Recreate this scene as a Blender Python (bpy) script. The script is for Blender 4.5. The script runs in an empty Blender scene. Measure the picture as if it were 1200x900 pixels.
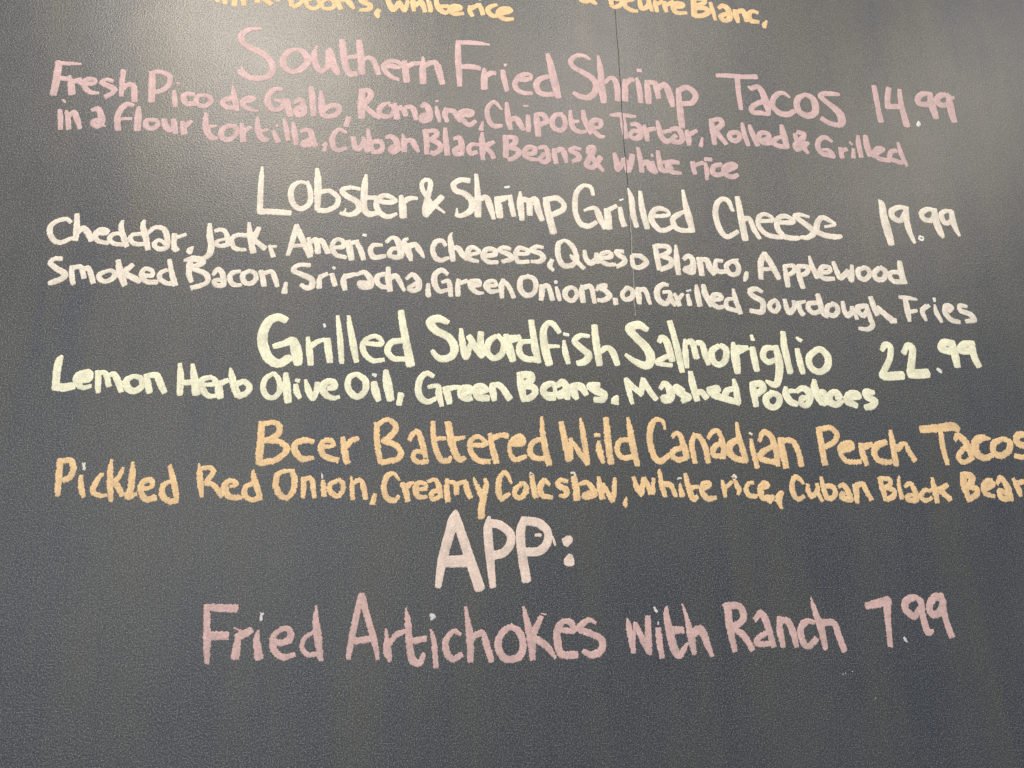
import bpy, bmesh, math, random
import numpy as np
from mathutils import Matrix, Vector

scene = bpy.context.scene
C = scene.collection

# ------------------------------------------------------------------ camera
cam = bpy.data.cameras.new('camera')
cam.sensor_width = 36.0
cam.lens = 26.1
cam.clip_start = 0.02
cam.clip_end = 50
camo = bpy.data.objects.new('camera', cam)
C.objects.link(camo)
right = Vector((0.992684, -0.119345, -0.018295)); up = Vector((-0.013787, -0.262583, 0.964811)); back = Vector((-0.119949, -0.957500, -0.262308))
camo.matrix_world = Matrix(((right.x, up.x, back.x, 0.0), (right.y, up.y, back.y, -0.86),
                            (right.z, up.z, back.z, 1.50), (0, 0, 0, 1)))
scene.camera = camo

# ------------------------------------------------------------------ room light
world = bpy.data.worlds.new('World')
scene.world = world
world.use_nodes = True
bg = world.node_tree.nodes['Background']
bg.inputs['Color'].default_value = (0.80, 0.90, 1.0, 1)
bg.inputs['Strength'].default_value = 0.46
scene.view_settings.view_transform = 'Standard'
scene.view_settings.look = 'None'
scene.view_settings.exposure = 0.14
scene.view_settings.gamma = 1.0


def lamp(name, loc, size, size_y, power, color, aim):
    l = bpy.data.lights.new(name, 'AREA')
    l.shape = 'ELLIPSE'
    l.size = size; l.size_y = size_y
    l.energy = power; l.color = color
    o = bpy.data.objects.new(name, l)
    C.objects.link(o)
    o.location = loc
    o.rotation_euler = (Vector(aim) - Vector(loc)).to_track_quat('-Z', 'Y').to_euler()
    return o


# warm ceiling downlights behind the viewer: they leave the satin glare on the top of the board
lamp('ceiling_lamp', (-0.46, -1.05, 3.0), 0.26, 0.26, 18.0, (1.0, 0.88, 0.72), (-0.25, 0, 2.1))
lamp('ceiling_lamp', (0.50, -1.22, 3.0), 0.28, 0.28, 11.0, (1.0, 0.88, 0.72), (0.22, 0, 2.1))
lamp('ceiling_lamp', (1.80, -1.38, 3.0), 0.34, 0.34, 10.0, (1.0, 0.88, 0.70), (0.78, 0, 2.1))
# broad soft fill lamp added out of view behind the viewer
lamp('soft_fill', (-1.2, -3.6, 1.9), 2.2, 1.6, 26.0, (0.98, 0.96, 0.93), (0.1, 0, 1.7))

# ------------------------------------------------------------------ material helpers
class NT:
    def __init__(self, name):
        self.m = bpy.data.materials.new(name)
        self.m.use_nodes = True
        self.t = self.m.node_tree
        self.n = self.t.nodes
        self.b = self.n['Principled BSDF']
    def node(self, kind, **kw):
        n = self.n.new(kind)
        for k, v in kw.items():
            if k in n.inputs: n.inputs[k].default_value = v
            else: setattr(n, k, v)
        return n
    def link(self, a, b): self.t.links.new(a, b)
    def noise(self, vec, scale, detail=3.0, rough=0.5):
        n = self.node('ShaderNodeTexNoise', Scale=scale, Detail=detail, Roughness=rough)
        if vec is not None: self.link(vec, n.inputs['Vector'])
        return n.outputs['Fac']
    def ramp(self, fac, a, b, ca=(0, 0, 0, 1), cb=(1, 1, 1, 1)):
        r = self.node('ShaderNodeValToRGB')
        r.color_ramp.elements[0].position = a; r.color_ramp.elements[0].color = ca
        r.color_ramp.elements[1].position = b; r.color_ramp.elements[1].color = cb
        self.link(fac, r.inputs['Fac'])
        return r.outputs['Color']
    def mix(self, fac, a, b, mode='MIX'):
        m = self.node('ShaderNodeMix', data_type='RGBA', blend_type=mode)
        for sock, v in ((m.inputs[0], fac), (m.inputs[6], a), (m.inputs[7], b)):
            if hasattr(v, 'links'): self.link(v, sock)
            elif isinstance(v, (int, float)): sock.default_value = v
            else: sock.default_value = (*v, 1)
        return m.outputs[2]
    def math(self, op, a, b=0.0):
        m = self.node('ShaderNodeMath', operation=op)
        for sock, v in ((m.inputs[0], a), (m.inputs[1], b)):
            if hasattr(v, 'links'): self.link(v, sock)
            else: sock.default_value = v
        return m.outputs[0]
    def mapped(self, vec, scale):
        m = self.node('ShaderNodeMapping')
        m.inputs['Scale'].default_value = scale
        self.link(vec, m.inputs['Vector'])
        return m.outputs['Vector']


def board_material():
    k = NT('satin_board_paint')
    pos = k.node('ShaderNodeNewGeometry').outputs['Position']
    streak = k.noise(k.mapped(pos, (11, 1, 1.5)), 1.0, 5, 0.65)
    cloud = k.noise(pos, 5.0, 4, 0.6)
    col = k.mix(k.ramp(streak, 0.40, 0.60), (0.014, 0.019, 0.034), (0.036, 0.037, 0.034))
    col = k.mix(k.ramp(cloud, 0.48, 0.80), col, (0.036, 0.038, 0.042))
    grain = k.noise(pos, 760.0, 2, 0.7)
    dust = k.ramp(grain, 0.50, 0.64)
    col = k.mix(k.math('MULTIPLY', dust, 0.72), col, (0.25, 0.245, 0.235))
    pit = k.ramp(k.noise(pos, 700.0, 2, 0.6), 0.34, 0.48, (1, 1, 1, 1), (0, 0, 0, 1))
    col = k.mix(k.math('MULTIPLY', pit, 0.95), col, (0.015, 0.017, 0.022))
    k.link(col, k.b.inputs['Base Color'])
    rg = k.ramp(cloud, 0.3, 0.7, (0.39, 0.39, 0.39, 1), (0.44, 0.44, 0.44, 1))
    k.link(rg, k.b.inputs['Roughness'])
    k.b.inputs['Specular IOR Level'].default_value = 0.7
    # roller stipple: fine orange peel over a slow waviness
    h = k.math('ADD', k.math('MULTIPLY', k.noise(pos, 430.0, 3, 0.6), 0.00040),
               k.math('MULTIPLY', k.noise(pos, 6.0, 2, 0.5), 0.0022))
    bump = k.node('ShaderNodeBump', Strength=1.0, Distance=1.0)
    k.link(h, bump.inputs['Height'])
    k.link(bump.outputs['Normal'], k.b.inputs['Normal'])
    return k.m


def paint_material(name, col, dry):
    """Opaque chalk-marker paint: matte, mottled, streaked along the stroke, worn through in pinholes."""
    k = NT(name)
    pos = k.node('ShaderNodeNewGeometry').outputs['Position']
    st = k.node('ShaderNodeAttribute', attribute_name='stroke').outputs['Vector']
    chip = k.node('ShaderNodeAttribute', attribute_name='chip').outputs['Fac']
    edge = k.node('ShaderNodeAttribute', attribute_name='edge').outputs['Fac']
    base = k.mix(chip, col, (0.72, 0.74, 0.74))
    dark = tuple(c * 0.66 for c in col)
    light = tuple(min(0.90, c * 1.10 + 0.04) for c in col)
    mott = k.noise(pos, 120.0, 3, 0.6)
    c1 = k.mix(k.math('MULTIPLY', k.ramp(mott, 0.45, 0.66), 0.7), base, light)
    lines = k.noise(k.mapped(st, (0.05, 0.62, 1.0)), 1.0, 3, 0.6)
    c1 = k.mix(k.math('MULTIPLY', k.ramp(lines, 0.50, 0.70), 0.38), c1, dark)
    tooth = k.ramp(k.noise(pos, 620.0, 2, 0.7), 0.42, 0.62, (0.80, 0.80, 0.80, 1), (1, 1, 1, 1))
    c1 = k.mix(1.0, c1, tooth, 'MULTIPLY')
    # thin paint at the rim of a stroke and pinholes over the stipple let the board through
    fine = k.noise(pos, 480.0, 2, 0.6)
    thr = k.math('ADD', fine, k.math('MULTIPLY', edge, 0.16))
    hole = k.ramp(thr, 0.36 + dry, 0.44 + dry, (1, 1, 1, 1), (0, 0, 0, 1))
    c1 = k.mix(k.math('MULTIPLY', hole, 0.75), c1, (0.10, 0.10, 0.10))
    k.link(c1, k.b.inputs['Base Color'])
    k.b.inputs['Roughness'].default_value = 0.62
    k.b.inputs['Specular IOR Level'].default_value = 0.3
    # uneven load of paint: some stretches are thin and greyer
    thin = k.ramp(k.noise(k.mapped(st, (0.035, 0.05, 1.0)), 1.0, 3, 0.6), 0.46, 0.72)
    c1 = k.mix(k.math('MULTIPLY', thin, 0.30), c1, (0.14, 0.14, 0.14))
    k.link(c1, k.b.inputs['Base Color'])
    h = k.math('ADD', k.math('MULTIPLY', k.noise(pos, 330.0, 3, 0.6), 0.0004), k.math('MULTIPLY', lines, 0.0002))
    bump = k.node('ShaderNodeBump', Strength=1.0, Distance=1.0)
    k.link(h, bump.inputs['Height'])
    k.link(bump.outputs['Normal'], k.b.inputs['Normal'])
    return k.m


BOARD = board_material()
PAINT = {
    'pink':   paint_material('pink_marker_paint', (0.52, 0.370, 0.375), 0.00),
    'cream':  paint_material('cream_marker_paint', (0.75, 0.68, 0.59), -0.01),
    'lemon':  paint_material('lemon_marker_paint', (0.83, 0.80, 0.60), -0.01),
    'orange': paint_material('orange_marker_paint', (0.84, 0.57, 0.31), 0.02),
    'yellow': paint_material('yellow_marker_paint', (0.66, 0.455, 0.25), 0.01),
    'blush':  paint_material('blush_marker_paint', (0.80, 0.635, 0.55), 0.01),
    'rose':   paint_material('rose_marker_paint', (0.66, 0.445, 0.42), 0.02),
}
_w = NT('fibre_and_lit_edge'); _w.b.inputs['Base Color'].default_value = (0.42, 0.40, 0.35, 1)  # backing fibre; the same pale tone stands in for light on the joint lip
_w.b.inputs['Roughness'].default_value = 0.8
FIBRE_LIT_EDGE = _w.m

# ------------------------------------------------------------------ the board
Z0 = 1.75          # board coordinates below are millimetres about this height


def new_mesh(name, verts, faces, mat, parent, loc=(0, 0, 0)):
    me = bpy.data.meshes.new(name)
    me.from_pydata([tuple(v) for v in verts], [], [tuple(f) for f in faces])
    me.materials.append(mat)
    me.update()
    o = bpy.data.objects.new(name, me)
    C.objects.link(o)
    o.parent = parent
    o.location = loc
    return o


board = bpy.data.objects.new('chalkboard', None)
C.objects.link(board)
board['label'] = 'dark grey menu chalkboard hand lettered in pink, cream, yellow and orange marker'
board['category'] = 'chalkboard'

SEAM = [(271.8, 1000.0), (268.8, 620.8), (266.6, 535.4), (267.6, 445.4), (266.9, 330.0), (268.8, 262.8), (267.1, 160.0), (266.2, 75.3), (257.0, -87.1), (257.0, -900.0)]      # (x, z) of the joint in mm, top to bottom
SX = [p[0] for p in SEAM]; SZ = [p[1] for p in SEAM]


def seam_x(z):
    return float(np.interp(z, SZ[::-1], SX[::-1]))


def gap(z):
    end = 75.3
    if z <= end: return 0.0
    return 0.12 + 0.32 * min(1.0, (z - end) / 150.0)


def panel(side):
    zs = sorted(set([-900.0, 1000.0] + list(np.linspace(-500, 760, 120))), reverse=True)
    out = -1050.0 if side < 0 else 1500.0
    dy = 0.0 if side < 0 else -0.00012
    bevel = 0.3
    verts, faces = [], []
    for z in zs:
        jit = 0.35 * math.sin(z * 0.11) + 0.25 * math.sin(z * 0.37 + 1)
        g = gap(z)
        xe = seam_x(z) + jit + side * g / 2
        b = bevel if g > 0 else 0.02
        f = dy if g > 0 else 0.0
        Z = Z0 + z / 1000
        verts += [(out / 1000, 0, Z), ((xe + side * b) / 1000, f, Z), (xe / 1000, f + (b / 1000) * 0.8, Z),
                  (xe / 1000, 0.012, Z), (out / 1000, 0.012, Z)]
    for i in range(len(zs) - 1):
        a, c = i * 5, (i + 1) * 5
        for j in range(5):
            j2 = (j + 1) % 5
            q = (a + j, a + j2, c + j2, c + j)
            faces.append(q if side > 0 else q[::-1])
    n = len(verts)
    faces.append(tuple(range(5))); faces.append(tuple(range(n - 5, n))[::-1])
    o = new_mesh('board_panel', verts, faces, BOARD, board)
    bm = bmesh.new(); bm.from_mesh(o.data); bmesh.ops.recalc_face_normals(bm, faces=bm.faces[:]); bm.to_mesh(o.data); bm.free()
    return o


panel(-1); panel(1)

# backing sheet behind the joint
bv = [(x, y, z) for x in (-1.04, 1.49) for y in (0.0125, 0.03) for z in (Z0 - 0.89, Z0 + 0.99)]
bf = [(0, 1, 3, 2), (4, 6, 7, 5), (0, 4, 5, 1), (2, 3, 7, 6), (0, 2, 6, 4), (1, 5, 7, 3)]
new_mesh('backing_sheet', bv, bf, FIBRE_LIT_EDGE, board)

# pale lip on the open joint's lower half: caught light put into its colour
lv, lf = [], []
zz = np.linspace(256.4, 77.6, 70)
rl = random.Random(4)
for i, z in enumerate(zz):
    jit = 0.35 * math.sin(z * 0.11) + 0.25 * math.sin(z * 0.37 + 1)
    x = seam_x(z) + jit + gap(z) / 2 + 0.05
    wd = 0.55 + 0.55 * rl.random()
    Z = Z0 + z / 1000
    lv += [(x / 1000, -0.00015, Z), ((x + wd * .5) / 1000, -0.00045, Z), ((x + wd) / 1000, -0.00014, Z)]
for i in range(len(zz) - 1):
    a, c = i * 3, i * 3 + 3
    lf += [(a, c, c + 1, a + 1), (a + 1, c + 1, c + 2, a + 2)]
new_mesh('lit_joint_edge', lv, lf, FIBRE_LIT_EDGE, board)

# ------------------------------------------------------------------ handwriting
def catmull(P, step=1.2):
    P = np.array(P, float)
    if len(P) < 2: return P
    if len(P) == 2:
        n = max(2, int(np.hypot(*(P[1] - P[0])[:2]) / step))
        t = np.linspace(0, 1, n)[:, None]
        return P[0] * (1 - t) + P[1] * t
    Q = np.vstack([2 * P[0] - P[1], P, 2 * P[-1] - P[-2]])
    out = []
    for i in range(1, len(Q) - 2):
        p0, p1, p2, p3 = Q[i - 1:i + 3]
        n = max(2, int(np.hypot(*(p2 - p1)[:2]) / step))
        t = np.linspace(0, 1, n, endpoint=False)[:, None]
        out.append(0.5 * ((2 * p1) + (-p0 + p2) * t + (2 * p0 - 5 * p1 + 4 * p2 - p3) * t ** 2
                          + (-p0 + 3 * p1 - 3 * p2 + p3) * t ** 3))
    out.append(P[-1:])
    return np.vstack(out)


_rs = np.random.RandomState(7)
NTAB = _rs.rand(64, 64)


def vnoise(x, y):
    xi = np.floor(x).astype(int); yi = np.floor(y).astype(int)
    fx = x - xi; fy = y - yi
    fx = fx * fx * (3 - 2 * fx); fy = fy * fy * (3 - 2 * fy)
    a = NTAB[xi % 64, yi % 64]; b = NTAB[(xi + 1) % 64, yi % 64]
    c = NTAB[xi % 64, (yi + 1) % 64]; d = NTAB[(xi + 1) % 64, (yi + 1) % 64]
    return (a * (1 - fx) + b * fx) * (1 - fy) + (c * (1 - fx) + d * fx) * fy - 0.5


def field(strokes, X, Z, rag, cut, chippy):
    """Signed distance (mm, positive inside the paint) and stroke coordinates on a grid."""
    D = np.full(X.shape, -1e3); U = np.zeros(X.shape); V = np.zeros(X.shape); K = np.zeros(X.shape)
    off = 0.0
    for S in strokes:
        P = catmull(S)
        ln = np.hypot(*(np.array(S)[-1] - np.array(S)[0])[:2])
        chip = 1.0 if (chippy and max(p[2] for p in S) < (6.2 if len(strokes) == 1 else 4.6) and ln < 8.5) else 0.0
        s = off
        n = len(P) - 1
        for k, (a, b) in enumerate(zip(P[:-1], P[1:])):
            dx, dz = b[0] - a[0], b[1] - a[1]
            L = math.hypot(dx, dz)
            if L < 1e-6: continue
            tt = ((X - a[0]) * dx + (Z - a[1]) * dz) / (L * L)
            t = np.clip(tt, 0, 1)
            ex = X - a[0] - t * dx; ez = Z - a[1] - t * dz
            d = (a[2] + (b[2] - a[2]) * t) / 2 - np.hypot(ex, ez)
            # the chisel nib leaves squarish ends
            if k == 0: d = np.minimum(d, np.where(tt < 0, 0.62 * a[2] / 2 + tt * L, 1e3))
            if k == n - 1: d = np.minimum(d, np.where(tt > 1, 0.62 * b[2] / 2 - (tt - 1) * L, 1e3))
            m = d > D
            D = np.where(m, d, D)
            U = np.where(m, s + t * L, U)
            V = np.where(m, (ex * dz - ez * dx) / L, V)
            K = np.where(m, chip, K)
            s += L
        off = s + 37.0
    D = D + 0.12 + rag * (0.55 * vnoise(X * 0.55 + 11, Z * 0.55) + 0.75 * vnoise(X * 1.15, Z * 1.15 + 5)) 
    if cut:
        xs = np.interp(Z, SZ[::-1], SX[::-1]) + 0.35 * np.sin(Z * 0.11) + 0.25 * np.sin(Z * 0.37 + 1)
        D = np.minimum(D, np.abs(X - xs) - 0.55)
    return D, U, V, K


STEP = 0.7


def glyph(name, strokes, mat, parent, ploc, rng, rag, cut, chippy):
    A = np.array([p for s in strokes for p in s])
    w = A[:, 2].max() / 2 + 2
    x0, x1, z0, z1 = A[:, 0].min() - w, A[:, 0].max() + w, A[:, 1].min() - w, A[:, 1].max() + w
    cx, cz = (A[:, 0].min() + A[:, 0].max()) / 2, A[:, 1].min()
    nx, nz = int((x1 - x0) / STEP) + 2, int((z1 - z0) / STEP) + 2
    gx = x0 + STEP * np.arange(nx); gz = z0 + STEP * np.arange(nz)
    X, Z = np.meshgrid(gx, gz, indexing='ij')
    D, U, V, K = field(strokes, X, Z, rag, cut, chippy)
    ins = D > 0
    vid = {}
    vx, vz, vd, vu, vv, vk = [], [], [], [], [], []
    faces = []

    def gv(i, j):
        k = (i, j)
        r = vid.get(k)
        if r is None:
            r = vid[k] = len(vx)
            vx.append(X[i, j]); vz.append(Z[i, j]); vd.append(D[i, j]); vu.append(U[i, j]); vv.append(V[i, j]); vk.append(K[i, j])
        return r

    def ev(p, q):
        if p > q: p, q = q, p
        k = (p, q)
        r = vid.get(k)
        if r is None:
            a, b = D[p], D[q]
            t = min(0.97, max(0.03, a / (a - b)))
            r = vid[k] = len(vx)
            vx.append(X[p] + (X[q] - X[p]) * t); vz.append(Z[p] + (Z[q] - Z[p]) * t); vd.append(0.0)
            c = p if a > 0 else q
            vu.append(U[c]); vv.append(V[c]); vk.append(K[c])
        return r

    cnt = ins[:-1, :-1].astype(int) + ins[1:, :-1] + ins[:-1, 1:] + ins[1:, 1:]
    for i, j in np.argwhere(cnt == 4):
        faces.append((gv(i, j), gv(i + 1, j), gv(i + 1, j + 1), gv(i, j + 1)))
    for i, j in np.argwhere((cnt > 0) & (cnt < 4)):
        q = ((i, j), (i + 1, j), (i + 1, j + 1), (i, j + 1))
        for tri in ((q[0], q[1], q[2]), (q[0], q[2], q[3])):
            poly = []
            for a, b in zip(tri, tri[1:] + tri[:1]):
                if ins[a]: poly.append(gv(*a))
                if ins[a] != ins[b]: poly.append(ev(a, b))
            if len(poly) > 2: faces.append(tuple(poly))
    if not faces: return None
    vd = np.array(vd)
    t = np.clip(vd / 0.9, 0, 1); t = t * t * (3 - 2 * t)
    y = -(0.02 + (0.20 + 0.10 * rng.random()) * t) / 1000 - 0.00012
    verts = np.stack([(np.array(vx) - cx) / 1000, y, (np.array(vz) - cz) / 1000], 1)
    me = bpy.data.meshes.new(name)
    me.from_pydata(verts.tolist(), [], faces)
    me.materials.append(mat)
    me.shade_smooth()
    at = me.attributes.new('stroke', 'FLOAT_VECTOR', 'POINT')
    sv = np.zeros((len(vx), 3), np.float32); sv[:, 0] = vu; sv[:, 1] = vv
    at.data.foreach_set('vector', sv.ravel())
    me.attributes.new('edge', 'FLOAT', 'POINT').data.foreach_set('value', np.clip(vd, 0, 1.2).astype(np.float32) / 1.2)
    me.attributes.new('chip', 'FLOAT', 'POINT').data.foreach_set('value', np.array(vk, np.float32))
    o = bpy.data.objects.new(name, me)
    C.objects.link(o)
    o.parent = parent
    o.location = (cx / 1000 - ploc[0], 0, Z0 + cz / 1000 - ploc[2])
    return o


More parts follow.
